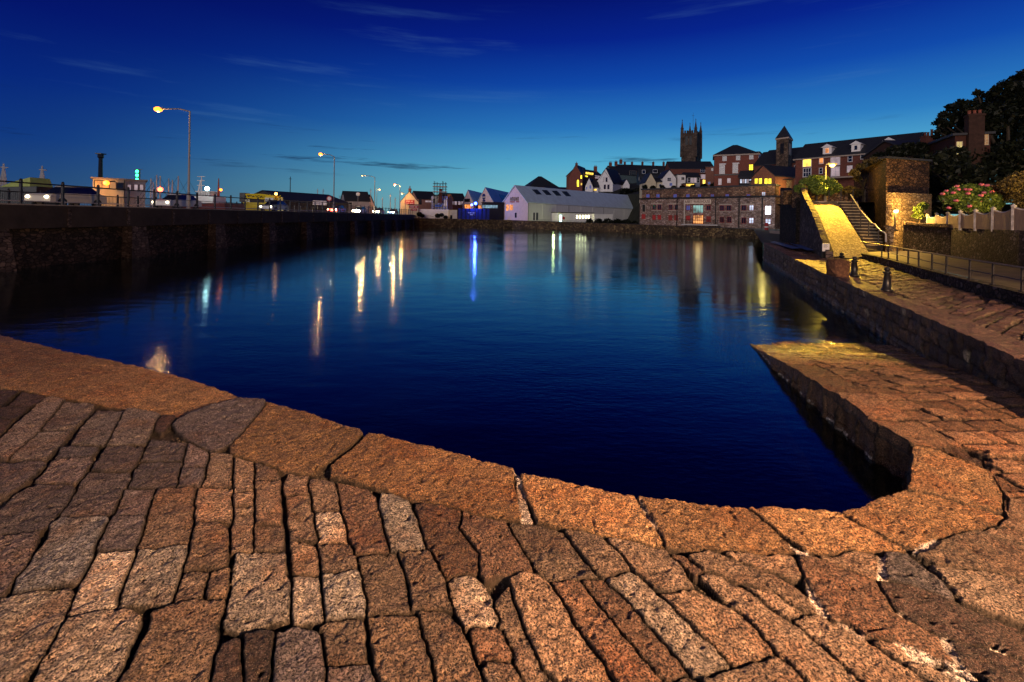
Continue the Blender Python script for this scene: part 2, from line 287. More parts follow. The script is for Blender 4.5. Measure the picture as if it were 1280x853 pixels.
# ------------------------------------------------------------------ THE NEAR QUAY: every traced stone of the photograph laid out on the ground
CR = {'A':(0,400,3.879),'B':(0,620,3.657),'C':(320,500,3.657),'D':(320,650,3.657),'E':(640,560,3.657),'F':(640,653,4.267),'G':(930,560,2.911),'X':(0,0,1.0)}
STONES = '''
k X -60,372 0,401 111,436 188,455 237,468 291,489 298,496 240,515 222,520 210,517 180,511 116,502 59,493 31,489 0,485 -60,478
p X 300,498 330,499 332,505 310,530 288,555 262,565 232,546 217,531 226,522 262,505
k X 333,500 388,516 449,537 452,543 424,567 389,593 355,588 322,576 290,566 289,556 312,530
k C 520,150 560,158 850,230 1170,320 1195,350 1210,540 1130,543 860,488 700,448 600,408 345,343 350,300 490,180
k E 45,118 120,130 440,195 545,215 565,240 690,440 690,455 420,398 340,378 120,333 105,290 60,200
k X 797,622 815,621.5 853,628 886,631.6 924,632.5 934,634 950,648 996,686 975,688 910,685.5 880,686 856,687 832,682 826,668 810,642
k X 938,633 1000,634.5 1030,636.5 1050,640 1060,647 1122,680 1130,685 1095,683 1060,687 1030,691 1010,687 955,648
k X 1055,640 1083,630.5 1113,620 1133,612 1175,621 1215,633 1252,644 1245,654 1205,663 1175,672 1145,684 1125,679
k X 1142,556 1178,564 1206,578 1235,589 1250,617 1252,638 1215,629 1170,617 1136,609 1137,601 1141,590 1143,572
d A 0,345 90,345 45,375 0,420
d A 110,350 215,362 180,400 140,420 50,410 100,365
d A 0,430 35,420 130,425 60,480 0,470
d A 0,480 50,490 0,545
g A 225,375 310,385 200,530 60,660 40,670 0,655 0,580 150,440
g A 315,395 455,410 440,445 345,538 195,530
g A 190,542 340,547 240,650 215,675 55,670 60,660
g A 480,430 600,435 515,590 500,605 350,600 400,520
g A 610,435 690,430 768,460 700,600 530,600
d A 780,462 850,460 825,500 790,545 755,530
p A 0,692 200,685 215,700 130,780 40,845 0,853
p X 49,604 85,604 91,610 85,625 63,650 52,661 0,664 0,640 20,619
p A 300,620 470,615 470,625 435,662 280,664
p A 275,672 435,670 440,690 370,785 340,795 200,785 190,772
p A 520,615 690,620 690,640 640,720 620,725 450,725
p X 111,590 162,590 163,598 149,620 139,639 131,642 77,644 90,625 96,616
p A 740,580 905,600 880,680 690,680
p A 685,690 880,690 855,800 628,812
p A 915,600 1015,630 1000,712 890,710
p A 885,720 1000,722 970,800 865,805
w A 1025,640 1120,655 1110,720 1110,805 985,800 1000,720
p X 155,611 192,610 189,621 182,641 145,642
w X 195,611 246,609 243,620 235,674 231,678 175,684 188,640
w X 249,610 290,609 289,651 287,652 245,650 244,640
w X 294,574 316,577 316,614 293,614
w X 293,617 316,616 316,631 293,632
w X 293,635 316,634 315,687 291,691
w X 320,578 345,587 347,599 320,599
w X 320,602 348,602 350,653 320,655
w X 319,658 352,657 353,686 319,689
p B 0,170 170,168 165,195 110,300 50,370 8,440 0,440
c B 280,95 475,88 485,110 430,215 420,250 400,330 355,380 100,425 75,420 85,360 230,190 240,130
p B 520,90 660,85 650,120 615,235 450,250 440,240 490,140
l B 450,260 620,250 610,290 540,430 520,500 340,545 310,530 370,420 420,310
l B 628,250 800,225 845,225 845,260 800,390 785,475 548,500 563,430
w B 900,125 1000,120 1035,150 1030,310 1000,330 860,335 850,320 880,200
w B 855,345 940,335 945,350 910,460 815,478 805,465 830,390
w B 975,332 1045,330 1040,370 1020,460 955,462 955,400
l X 297,694 318,690 355,690 356,712 361,730 358,770 320,782 301,786 285,783 288,755 293,715
l B 0,460 170,430 320,420 330,440 290,540 220,680 130,800 110,830 0,900
l B 320,555 470,525 600,530 625,560 600,640 500,920 150,900 200,770 270,620
w B 700,530 820,490 1010,475 1018,500 985,600 985,700 950,900 515,900 600,780 680,620
d X 304,797 330,790 341,792 336,870 305,870
d X 268,820 275,808 300,800 301,870 256,870
p X 344,793 369,783 381,789 400,792 402,870 338,870
w C 150,335 235,350 245,430 140,430 130,380
w C 245,360 345,375 375,440 378,500 270,510 255,470
w C 145,440 245,437 262,520 275,635 165,638 155,560
l C 275,517 380,510 410,590 405,640 290,642 278,600
r C 375,378 500,400 540,440 610,660 600,690 455,695 430,620 400,520
l C 575,430 640,430 690,455 770,640 765,670 640,685 615,670 565,490
r C 735,480 850,480 940,505 930,590 1020,700 1025,770 960,785 880,805 850,780 780,650
r C 950,507 1130,550 1250,740 1255,775 1100,790 1050,808 1032,770 1028,700 940,590
w C 170,655 280,665 285,790 200,795 180,760
w C 290,655 420,657 450,710 450,770 300,785
l D 175,260 200,250 285,258 305,350 312,450 185,462 165,420
l D 300,248 450,232 475,280 500,400 490,437 320,447 308,350
w D 475,158 640,150 670,210 700,340 700,420 520,433 505,330
w D 655,150 700,142 800,150 850,240 880,380 890,392 712,405 690,260
w D 525,452 680,438 740,450 780,600 820,780 575,780 550,620
w D 748,430 850,404 880,430 960,560 1040,780 835,780 780,560
l D 885,280 920,255 990,250 1030,280 1130,440 1130,470 990,483 960,490 920,400 880,320
r D 985,502 1000,492 1135,490 1190,600 1185,625 1030,632 1010,600
w D 1035,652 1080,642 1170,655 1290,780 1055,780
w D 305,490 340,467 460,452 490,480 500,640 320,662 305,590
p D 325,680 510,658 555,780 322,780
w F -6,0 160,10 270,50 330,135 455,285 440,295 190,300 150,270 100,190 20,70
w F 290,50 400,60 490,90 620,235 615,250 480,283 460,270 370,170
w F 503,92 680,110 800,145 885,222 960,345 800,360 640,235
w X 827.5,741 866,737 900,754 930,770 966,810 968,815 945,823 921,830 914,826 874,791 846,763
w X 876,720 888,717 935,739 985,776 1043,818 1085,856 1110,875 1040,875 1009,853 970,814 930,768 900,741
l F 505,290 620,267 680,300 850,440 1100,680 1165,745 1150,775 1000,810 940,760 760,560 640,430
r F 205,318 360,305 440,400 540,540 640,660 760,790 815,832 760,845 600,880 560,853 450,680 320,470
r F 372,303 480,297 600,420 750,570 930,770 935,790 820,828 770,785 650,655 550,535 450,395
w F 0,290 60,272 140,282 200,330 330,560 460,720 545,853 600,930 350,930 180,760 80,560 20,400
w F -105,440 -15,330 60,560 160,760 300,930 100,930 20,760 -60,600
w X 878,849 916,836 968,818 985,824 1009,856 1025,875 885,875
w X 786,848 830,855 858,842 872,850 876,875 800,875
r E 735,492 790,502 870,568 845,582 790,540
w X 911,691 990,694 996,697 1004,720 997,721 960,711 925,699
w X 865,695 885,690 913,700 962,718 990,732 1026,759 1021,763 990,757 973,740 913,721 880,713 861,697
w X 935,735 968,741 990,752 1000,762 987,771 960,754
r G 200,400 300,410 480,490 520,570 560,620 690,680 768,770 768,783 700,750 560,700 440,680 330,625 290,580 225,480
w G 287,392 430,377 492,390 486,468 470,485 300,402
p G 522,372 600,387 740,502 758,540 680,520 522,468
d G 505,487 650,517 780,567 920,630 1080,710 1080,790 800,700 650,650 540,570
w G 643,382 720,332 850,297 1070,365 1070,500 880,440 705,420
w G 690,428 880,448 1070,508 1070,645 900,588 800,548 740,480
w G 900,288 960,285 1070,330 1070,358 870,298
w G 960,190 1070,180 1070,320 960,278 912,283 965,250
w G 175,612 260,602 450,690 650,820 760,900 500,900 430,850 370,790 270,700
w G 440,697 540,702 700,800 830,900 770,900 560,770
m G 340,625 390,630 440,680 430,688 350,642
d G 762,702 900,740 1060,800 1060,900 880,900 800,780
m G 545,705 620,730 700,765 800,800 905,860 840,840 760,800 650,775
m G 700,682 730,688 770,740 805,790 790,795 750,750
m G 495,385 508,385 520,470 500,478
m G 545,590 590,605 595,622 560,605
m G 905,722 940,740 940,752 908,740
m G 232,480 250,520 290,580 300,600 280,602 255,560
m G 620,370 690,342 720,335 700,352 640,378
m E 10,110 32,130 85,328 45,325
m E 585,240 622,300 680,395 668,392 615,312
m G 175,352 250,385 235,392 195,368
m X 1216,860 1190,842 1170,828 1180,826 1210,846 1240,870
'''
TINT = {'k':(.35,.185,.08),'w':(.25,.165,.11),'l':(.42,.335,.265),'c':(.30,.28,.28),'g':(.23,.18,.155),'p':(.15,.115,.11),'d':(.07,.04,.03),'r':(.17,.092,.055),'m':(.62,.50,.42)}  # 'p' greys mid-left stones for a cast shadow; one coping stone splits at its edge
def zslip(Y): return np.interp(Y, [7, 7.75, 8.8, 9.5, 10.5, 11.4, 12.6, 14.5, 17, 21], [.55, .5, .42, .32, .19, .08, -.02, -.09, -.2, -.6])
polys = []
for ln in STONES.strip().splitlines():
    kind, cr, pts = ln.split(' ', 2); ox, oy, s = CR[cr]
    pp = [W(ox+float(a)/s, oy+float(b)/s, .55) for a, b in (q.split(',') for q in pts.split())]
    polys.append((kind, pp))
EDGEpx = [(0,401),(111,436),(237,468),(291,489),(330,499),(388,516),(451,538),(552,563),(640,587.5),(750,611),(798,622),(860,629),(940,631),(1000,634),(1049,639),(1081,629),(1112,619),(1131,612),(1137,601.5),(1140.7,572),(1141.7,556)]
E0 = [(-27.2, 18.6), (-20, 14.9)]+[W(a, b, .55) for a, b in EDGEpx]
E0 += [(5.07,6.39),(5.225,7.19),(5.34,7.74),(5.61,8.82),(5.77,9.52),(6.03,10.58),(6.19,11.35),(6.5,12.5),(7.0,14.2),(7.9,17.5),(8.9,21)]
def wallx(Y): return 5.15+.421*Y
B0 = [(-27.2,2),(-20,2),(-8,2.1),(-5.9,2.1),(-4.2,2.1),(-3.4,2.1),(-3,2.1),(-2.2,2.1),(-1.4,2.1),(-.6,2.1),(.1,2.1),(.7,2.1),(1.0,2.1),(1.5,2.1),(2.1,2.1),(2.7,2.1),(3.2,2.1),(4.3,2.1),(5.4,2.1),(5.9,2.1),(wallx(2.2),2.2),(wallx(3.4),3.4),(wallx(4.6),4.6)]
B0 += [(wallx(y), y) for y in (6.39,7.19,7.74,8.82,9.52,10.58,11.35,12.5,14.2,17.5,21)]
assert len(E0) == len(B0), (len(E0), len(B0))
def dense_pairs(E, B, step):
    Es, Bs = [], []
    for i in range(len(E)-1):
        a = np.array(E[i]); b = np.array(E[i+1]); n = max(1, int(math.ceil(np.hypot(*(b-a))/step(i))))
        # a straight interpolation of the pair keeps the rulings from crossing
        for k in range(n):
            t = k/n; Es.append(a+(b-a)*t); Bs.append(np.array(B[i])+(np.array(B[i+1])-np.array(B[i]))*t)
    Es.append(np.array(E[-1])); Bs.append(np.array(B[-1])); return np.array(Es), np.array(Bs)
nE = len(E0)
Es, Bs = dense_pairs(E0, B0, lambda i: .05 if i < 2 else (.02 if i == 2 else (.010 if i < 22 else .022)))
# chipped outer arris
arc = np.r_[0, np.cumsum(np.hypot(*np.diff(Es, axis=0).T))]
nrm = np.stack([np.gradient(Es[:,1]), -np.gradient(Es[:,0])], 1); nrm /= np.linalg.norm(nrm, axis=1)[:, None]+1e-9
chip = (vnoise(arc, arc*0, .35, 3)*.05+vnoise(arc, arc*0+5, .09, 4)*.025+vnoise(arc, arc*0+9, .03, 5)*.012)
Es = Es+nrm*chip[:, None]
NT = 420; tt = (np.linspace(0, 1, NT)**1.12)
Q = Es[:, None, :]*(1-tt)[None, :, None]+Bs[:, None, :]*tt[None, :, None]
X = Q[..., 0]; Y = Q[..., 1]
wx = X+vnoise(X, Y, .22, 21)*.02+vnoise(X, Y, .06, 22)*.014+vnoise(X, Y, .025, 26)*.006; wy = Y+vnoise(X, Y, .22, 23)*.02+vnoise(X, Y, .06, 24)*.014+vnoise(X, Y, .025, 27)*.006
GAP = .022
sid = np.full(X.shape, -1, int); s1_ = np.full(X.shape, -1e3); s2_ = np.full(X.shape, -1e3); cols = []; hts = []
def put(pp, kind):
    """enter one stone polygon into the field: best and second-best signed distance"""
    xs = [p[0] for p in pp]; ys = [p[1] for p in pp]
    m = (wx > min(xs)-.06) & (wx < max(xs)+.06) & (wy > min(ys)-.06) & (wy < max(ys)+.06)
    idx = np.nonzero(m)
    if len(idx[0]) == 0: return
    x = wx[idx]; y = wy[idx]; ins = inpoly(x, y, pp); d = edist(x, y, pp); d = np.where(ins, d, -d)
    if kind == 'm': d = np.where(d > -.014, d+.045, -1e3)
    k = len(cols); o1 = s1_[idx]; o2 = s2_[idx]; up = d > o1
    sid[idx] = np.where(up, k, sid[idx]); s2_[idx] = np.where(up, o1, np.maximum(o2, d)); s1_[idx] = np.where(up, d, o1)
    b = random.uniform(.62, 1.28); w = random.uniform(-.06, .06)
    tcol = TINT[kind]; cols.append((tcol[0]*b*(1+w), tcol[1]*b, tcol[2]*b*(1-w)))
    hts.append((random.uniform(-.008, .008) if kind != 'm' else -.02, random.uniform(-.02, .02), random.uniform(-.02, .02), sum(xs)/len(xs), sum(ys)/len(ys)))
for kind, pp in polys: put(pp, kind)
sd = np.minimum(s1_+GAP, (s1_-s2_)/2-.0025+vnoise(X, Y, .1, 28)*.004)
sid = np.where(s1_ > -GAP, sid, -1); sd = np.where(sid >= 0, sd, -.01)
zone = [W(a, b, .55) for a, b in [(1142,553),(1180,562),(1208,577),(1238,588),(1255,616),(1259,641),(1262,622),(1300,619),(1330,700),(1330,900),(600,900),(-60,900)]]+[W(-60, 470, .55), W(-60, 350, .55)]
zone += [(-9, 12), (0, 8), (4.9, 5.75)]
inz = inpoly(X, Y, zone)
# rest: rows of setts, laid across the slip; a coping band follows the slip's edge
def rows(x, y, rh, ln, seed, ang=0):
    ca, sa = math.cos(ang), math.sin(ang); u = x*ca+y*sa; v = -x*sa+y*ca
    v = v+vnoise(u, v, 2.5, seed+3)*.25
    r = np.floor(v/rh); hh = np.abs(np.sin(r*12.9898+seed)*43758.5453) % 1
    L2 = ln*(.7+.6*hh); uu = u/L2+hh*7; cidx = np.floor(uu)
    jit = lambda q: ((np.abs(np.sin(q*78.233+r*37.7+seed)*43758.5) % 1)-.5)*.45
    lo = cidx+jit(cidx); hi = cidx+1+jit(cidx+1)
    below = uu < lo; above = uu > hi
    c2 = cidx-below+above; lo = c2+jit(c2); hi = c2+1+jit(c2+1)
    du = np.minimum(uu-lo, hi-uu)*L2; dv = np.minimum(v-r*rh, (r+1)*rh-v)
    h = np.abs(np.sin(c2*12.34+r*91.7+seed)*24634.63) % 1
    return np.minimum(du, dv)-.014, h, r, c2
free = ~inz
coping = free & ((arc[:, None]+0*X) > 0) & (tt[None, :]*np.hypot(*(Bs-Es).T)[:, None] < .62)
dE = tt[None, :]*np.hypot(*(Bs-Es).T)[:, None]
aw = arc[:, None]+vnoise(X, Y, .3, 61)*.05
k = np.floor(aw/1.05); d1 = np.minimum(aw-k*1.05, (k+1)*1.05-aw); dcop = np.minimum(np.minimum(d1, .62-dE), dE+.01)-.006
hcop = np.abs(np.sin(k*45.17)*9631.3) % 1
dr, hr, r_, c_ = rows(wx, wy, .34, .62, 5, .10)
dist = np.where(sid >= 0, sd, -.01)
dist = np.where(free & coping, dcop, np.where(free & ~coping, dr, dist))
tintA = np.array(cols+[(.1,.07,.05)])[sid]
slipc = lambda h: np.stack([.13+.17*h, .062+.095*h, .028+.055*h], -1)
tint = np.where((sid >= 0)[..., None], tintA, np.array((.06,.04,.03)))
tint = np.where((free & coping)[..., None], slipc(hcop)*.92, tint); tint = np.where((free & ~coping)[..., None], slipc(hr), tint)
big = vnoise(X, Y, 1.4, 71)+.5*vnoise(X, Y, .5, 72)
tint = tint*(1+.5*big[..., None])
rust = np.clip(vnoise(X, Y, .35, 73)*2+vnoise(X, Y, .08, 74), 0, 1)[..., None]*.55
tint = tint*(1-rust)+tint*np.array((.95,.62,.42))*rust
# height
jn = np.clip(dist/.015, 0, 1); sh = np.sqrt(np.clip(1-(1-jn)**2, 0, 1))
far = np.clip((np.hypot(X, Y)-8)/8, 0, 1)
base = zslip(Y)
hA = np.array(hts+[(0,0,0,0,0)])[sid]
dome = np.where(sid >= 0, hA[...,0]+hA[...,1]*(X-hA[...,3])+hA[...,2]*(Y-hA[...,4]), 0)
dome = np.where(free, (np.where(coping, hcop, hr)-.5)*.035, dome)
rough = vnoise(X, Y, .16, 31)*.020+vnoise(X, Y, .05, 32)*.015+vnoise(X, Y, .022, 33)*.011-np.clip(vnoise(X, Y, .07, 36)-.28, 0, 1)*.09
Z = base+sh*.06-.06+dome*sh+rough*(.35+.65*sh)+vnoise(X, Y, 1.3, 35)*.02
hole = edist(X, Y, [W(a,b,.55) for a,b in [(1177,558),(1187,555),(1210,558),(1236,564),(1241,580),(1234,586),(1214,576),(1196,572)]])
hin = inpoly(wx, wy, [W(a,b,.55) for a,b in [(1177,560),(1187,555),(1210,558),(1236,565),(1241,580),(1237,589),(1214,578),(1196,572)]])
Z = np.where(hin, Z-.04*np.clip(hole/.05, 0, 1)+vnoise(X, Y, .08, 41)*.05, Z)
tint = np.where(hin[..., None], tint*.28, tint)
jmask = 1-np.clip((dist-.002)/.010, 0, 1)
# wet, weedy stone where the slip meets the water
edgeD = np.clip(dist/.035, 0, 1)[..., None]; tint = tint*(.5+.5*edgeD)
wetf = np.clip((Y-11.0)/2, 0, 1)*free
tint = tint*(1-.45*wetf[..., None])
under = (np.clip(-base/.6, 0, 1)*free)[..., None]; tint = tint*(1-under)+np.array((.012,.02,.014))*under  # weed colour deepening with depth also stands in for light the water absorbs
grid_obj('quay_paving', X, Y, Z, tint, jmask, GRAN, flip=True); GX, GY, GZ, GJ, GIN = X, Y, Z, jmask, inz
# vertical face of the near quay and the slip: coursed blocks
NV = 60; zt = Z[:, 0]; vv = np.linspace(0, 1, NV)
Zw = zt[:, None]*(1-vv)+(-1.6)*vv; A = arc[:, None]+0*Zw
dd, hh, rr_, cc_ = rows(A+vnoise(A, Zw, .2, 81)*.05, Zw+vnoise(A, Zw, .2, 82)*.04+30-.46, .5, .62, 9)
jn2 = np.clip(dd/.04, 0, 1); off = (np.sqrt(1-(1-jn2)**2)-1)*.05+vnoise(A, Zw, .12, 83)*.05+vnoise(A, Zw, .04, 84)*.02
off = off*np.clip(vv*8, 0, 1)[None, :]
Xw = Es[:, 0][:, None]+nrm[:, 0][:, None]*(-off*-1+0); Yw = Es[:, 1][:, None]+nrm[:, 1][:, None]*(off)
tw = np.stack([.09+.06*hh, .048+.035*hh, .026+.02*hh], -1)
lime = (np.clip(1-np.abs(Zw-.03-vnoise(A, Zw, .3, 85)*.03)/.02, 0, 1)*(vnoise(A, Zw*4, .12, 86) > .05))[..., None]
tw = tw*(1-lime)+np.array((.7,.62,.5))*lime
grid_obj('quay_wall', Xw, Yw, Zw, tw, 1-np.clip(dd/.01, 0, 1), GRAN)
# ------------------------------------------------------------------ the right-hand upper quay
def rqx(Y): return 5.197+.418*Y
ys = [2, 4, 6, 8.1, 10, 12.2, 15, 19, 24, 29, 34, 38.6]
def zq(Y): return np.interp(Y, [0, 19, 24, 29, 38.6, 60], [1.12, 1.13, 1.16, 1.28, 1.45, 1.6])
E2 = [(rqx(y), y) for y in ys]
kerb = [W(1100,328,1.25), W(1184,357,1.15), W(1280,385.6,1.12)]
kx = lambda Y: float(np.interp(Y, [0, kerb[2][1], kerb[1][1], kerb[0][1], 30, 60], [kerb[2][0]-kerb[2][1]*.42, kerb[2][0], kerb[1][0], kerb[0][0], kerb[0][0]+2.6, kerb[0][0]+22]))
B2 = [(kx(y)+.05, y) for y in ys]; B2[-1] = (32, 38.6)
Es2, Bs2 = dense_pairs(E2, B2, lambda i: .03 if i < 6 else (.06 if i < 9 else .12))
arc2 = np.r_[0, np.cumsum(np.hypot(*np.diff(Es2, axis=0).T))]
ch2 = vnoise(arc2, arc2*0, .6, 91)*.08+vnoise(arc2, arc2*0, .15, 92)*.04
Es2[:, 0] += ch2
t2 = np.linspace(0, 1, 230)**1.25
Q = Es2[:, None, :]*(1-t2)[None, :, None]+Bs2[:, None, :]*t2[None, :, None]; X2 = Q[..., 0]; Y2 = Q[..., 1]
w2x = X2+vnoise(X2, Y2, .2, 93)*.05; w2y = Y2+vnoise(X2, Y2, .2, 94)*.05
d2 = t2[None, :]*np.hypot(*(Bs2-Es2).T)[:, None]; a2 = arc2[:, None]+vnoise(X2, Y2, .3, 95)*.05
k2 = np.floor(a2/1.5); dc2 = np.minimum(np.minimum(a2-k2*1.5, (k2+1)*1.5-a2), np.minimum(.8-d2, d2+.02)); hc2 = np.abs(np.sin(k2*21.17)*9631.3) % 1
dr2, hr2, _, _ = rows(w2x, w2y, .30, .7, 13, .55)
cop2 = d2 < .8; D2 = np.where(cop2, dc2, dr2); H2 = np.where(cop2, hc2, hr2)
j2 = np.clip(D2/.045, 0, 1); Z2 = zq(Y2)+(np.sqrt(1-(1-j2)**2)-1)*.06+(H2-.5)*.06+vnoise(X2, Y2, .2, 96)*.035+vnoise(X2, Y2, .07, 97)*.02
Z2 = np.where(cop2 & (k2 % 5 == 1) & (Y2 < 8.1), Z2+.05, Z2)
T2 = np.stack([.05+.10*H2, .022+.055*H2, .018+.042*H2], -1)*(1+.5*vnoise(X2, Y2, 1.5, 98))[..., None]
grid_obj('upper_quay', X2, Y2, Z2, T2, 1-np.clip(D2/.02, 0, 1), GRAN)
zt2 = Z2[:, 0]; v2 = np.linspace(0, 1, 50); Zw = zt2[:, None]*(1-v2)+(-1.6)*v2; A = arc2[:, None]+0*Zw
dd, hh, rr_, _ = rows(A+vnoise(A, Zw, .3, 101)*.1, Zw+vnoise(A, Zw, .3, 102)*.06+30, .34, .8, 19)
jn2 = np.clip(dd/.05, 0, 1); off = (1-np.sqrt(1-(1-jn2)**2))*.06+vnoise(A, Zw, .2, 103)*.09+vnoise(A, Zw, .06, 104)*.03
off = off*np.clip(v2*8, 0, 1)[None, :]
tw = np.stack([.055+.08*hh, .03+.055*hh, .02+.035*hh], -1)*(1+.8*vnoise(A, Zw, .8, 105))[..., None]
lime = (vnoise(A, Zw, .15, 106)+vnoise(A, Zw, .5, 107) > .62)[..., None]*.5; tw = tw*(1-lime)+np.array((.5,.42,.28))*lime
grid_obj('upper_quay_wall', Es2[:, 0][:, None]+off, Es2[:, 1][:, None]-off*.2, Zw, tw, 1-np.clip(dd/.02, 0, 1), GRAN, flip=True)
# ------------------------------------------------------------------ water
def water_mat():
    m = bpy.data.materials.new('harbour_water'); m.use_nodes = True; n = m.node_tree.nodes; l = m.node_tree.links; n.clear()
    o_ = n.new('ShaderNodeOutputMaterial'); gl = n.new('ShaderNodeBsdfGlossy'); gl.inputs['Color'].default_value = (.80,.95,1,1); gl.inputs['Roughness'].default_value = .085
    tr = n.new('ShaderNodeBsdfTransparent'); tr.inputs['Color'].default_value = (.42,.60,.66,1)
    fr = n.new('ShaderNodeFresnel'); fr.inputs['IOR'].default_value = 1.62; mx = n.new('ShaderNodeMixShader'); l.new(fr.outputs[0], mx.inputs[0]); l.new(tr.outputs[0], mx.inputs[1]); l.new(gl.outputs[0], mx.inputs[2]); l.new(mx.outputs[0], o_.inputs[0])
    tcx = n.new('ShaderNodeTexCoord'); mp = n.new('ShaderNodeMapping'); l.new(tcx.outputs['Object'], mp.inputs[0]); mp.inputs['Scale'].default_value = (1.2,2.6,1)
    no = n.new('ShaderNodeTexNoise'); l.new(mp.outputs[0], no.inputs[0]); no.inputs['Scale'].default_value = 4; no.inputs['Detail'].default_value = 3
    n2 = n.new('ShaderNodeTexNoise'); l.new(mp.outputs[0], n2.inputs[0]); n2.inputs['Scale'].default_value = .5; n2.inputs['Detail'].default_value = 2
    n3 = n.new('ShaderNodeTexNoise'); l.new(tcx.outputs['Object'], n3.inputs[0]); n3.inputs['Scale'].default_value = .09; n3.inputs['Detail'].default_value = 3
    pr = n.new('ShaderNodeMapRange'); l.new(n3.outputs[0], pr.inputs[0]); pr.inputs[1].default_value = .4; pr.inputs[2].default_value = .62; pr.inputs[3].default_value = .25; pr.inputs[4].default_value = 1.25
    ml = n.new('ShaderNodeMath'); ml.operation = 'MULTIPLY'; l.new(no.outputs[0], ml.inputs[0]); l.new(pr.outputs[0], ml.inputs[1])
    ad = n.new('ShaderNodeMath'); ad.operation = 'MULTIPLY_ADD'; l.new(n2.outputs[0], ad.inputs[0]); ad.inputs[1].default_value = 2.0; l.new(ml.outputs[0], ad.inputs[2])
    bp = n.new('ShaderNodeBump'); bp.inputs['Strength'].default_value = .13; bp.inputs['Distance'].default_value = .05; l.new(ad.outputs[0], bp.inputs['Height']); l.new(bp.outputs[0], gl.inputs['Normal'])
    return m
w = MB(); w.add([(-2500,-60,-2.2),(2500,-60,-2.2),(2500,4000,-2.2),(-2500,4000,-2.2)], [(0,1,2,3)])
struct(w.build('harbour_bed', mat('weedy_silt', (.004,.007,.012), .95, .8, 1.2, col2=(.010,.018,.014))))
w = MB(); w.add([(-2500,-60,0),(2500,-60,0),(2500,4000,0),(-2500,4000,0)], [(0,1,2,3)])
struct(w.build('water', water_mat()))
# ------------------------------------------------------------------ far land and the hill (terrain from a table of screen-independent heights)
def land(name, pxs, rows_, m):
    """rows_: list of (Y, [z per column]); columns are bearings"""
    vs = []; nc = len(pxs)
    for Yr, zs in rows_:
        for px, z in zip(pxs, zs):
            yy = Yr[pxs.index(px)] if isinstance(Yr, (list, tuple)) else Yr
            u, _ = de(px, 272); vs.append((u/F*yy, yy, z))
    fs = [(r*nc+i, r*nc+i+1, (r+1)*nc+i+1, (r+1)*nc+i) for r in range(len(rows_)-1) for i in range(nc-1)]
    return struct(MB().add(vs, fs).build(name, m))
FW = [(440,122),(500,125.5),(560,128),(640,132),(700,124),(795,105),(860,90),(954,79.5)]
# quay wall of the far side: block courses standing in the water
fwp = [P(px, 272, Y) for px, Y in FW]
mb = MB()
topz = [2.7,2.75,2.7,2.5,2.3,2.1,1.9,1.8]
for i in range(len(fwp)-1):
    a, b = fwp[i], fwp[i+1]
    mb.add([(a.x,a.y,-1),(b.x,b.y,-1),(b.x,b.y,topz[i+1]),(a.x,a.y,topz[i]),(a.x,a.y+1.2,topz[i]),(b.x,b.y+1.2,topz[i+1])], [(0,1,2,3),(3,2,5,4)])
struct(mb.build('far_quay_wall', bankstone))
land('far_quay', [px for px, _ in FW], [([Y+1.2 for _, Y in FW], topz), ([Y+30 for _, Y in FW], [z+.0 for z in topz]), (400, [3,3,3,3,3,3,3,3])], asphalt)
hillpx = [560,640,700,760,820,880,940,1000,1060,1130]
land('hill', hillpx, [([185,185,185,180,135,122,118,112,96,86],[2,2,2,2,2,2,2,2,2,2]), ([190,190,188,186,150,126,122,116,100,90],[2.2,3,11,13,12,10.8,10,10,9,8]),
     (205,[2.5,6,14,17,19,20,20,20,22,22]), (300,[3,7,17,27,30,31,31,30,28,26]), (420,[3,8,18,28,32,32,32,32,30,28])], earth)
# ------------------------------------------------------------------ the bridge on the left
BX = -27.2; DZ = 3.55
br = thing('harbour_bridge', 'long low stone road bridge with square buttresses standing in the water', 'bridge', (BX-5, 70, 0))
MB().box(BX-11, BX, 8, 132, DZ-.45, DZ).build('deck', asphalt, br)
MB().box(BX-.02, BX+.06, 8, 126, 2.3, DZ+.06).build('edge_beam', mat('stained_concrete', (.028,.021,.018), .85, .5, .6, .2, 5), br)
MB().box(BX-1.1, BX-.65, 8, 126, -1, 2.31).build('recessed_wall', darkstone, br)
for i in range(12):
    y = 24.0+9.2*i
    MB().hexa([(BX-.66,y-.8,-1),(BX+.32,y-.95,-1),(BX+.32,y+.95,-1),(BX-.66,y+.8,-1),(BX-.66,y-.6,2.295),(BX+.03,y-.6,2.295),(BX+.03,y+.6,2.295),(BX-.66,y+.6,2.295)]).build('buttress', pierstone, br)
for i in range(26):
    y = 15+4.3*i; MB().box(BX+.06, BX+.1, y-.12, y+.12, 2.32, DZ-.05).build('rib', pierstone, br)
MB().box(BX-1.9, BX-.0, 8, 126, DZ+.004, DZ+.13).build('footway', mat('paving_slab', (.22,.2,.18), .85, .2, 2), br)
for y in range(10, 126, 5): MB().box(BX-6.1, BX-5.95, y, y+2.4, DZ+.004, DZ+.008).build('lane_mark', trim, br)
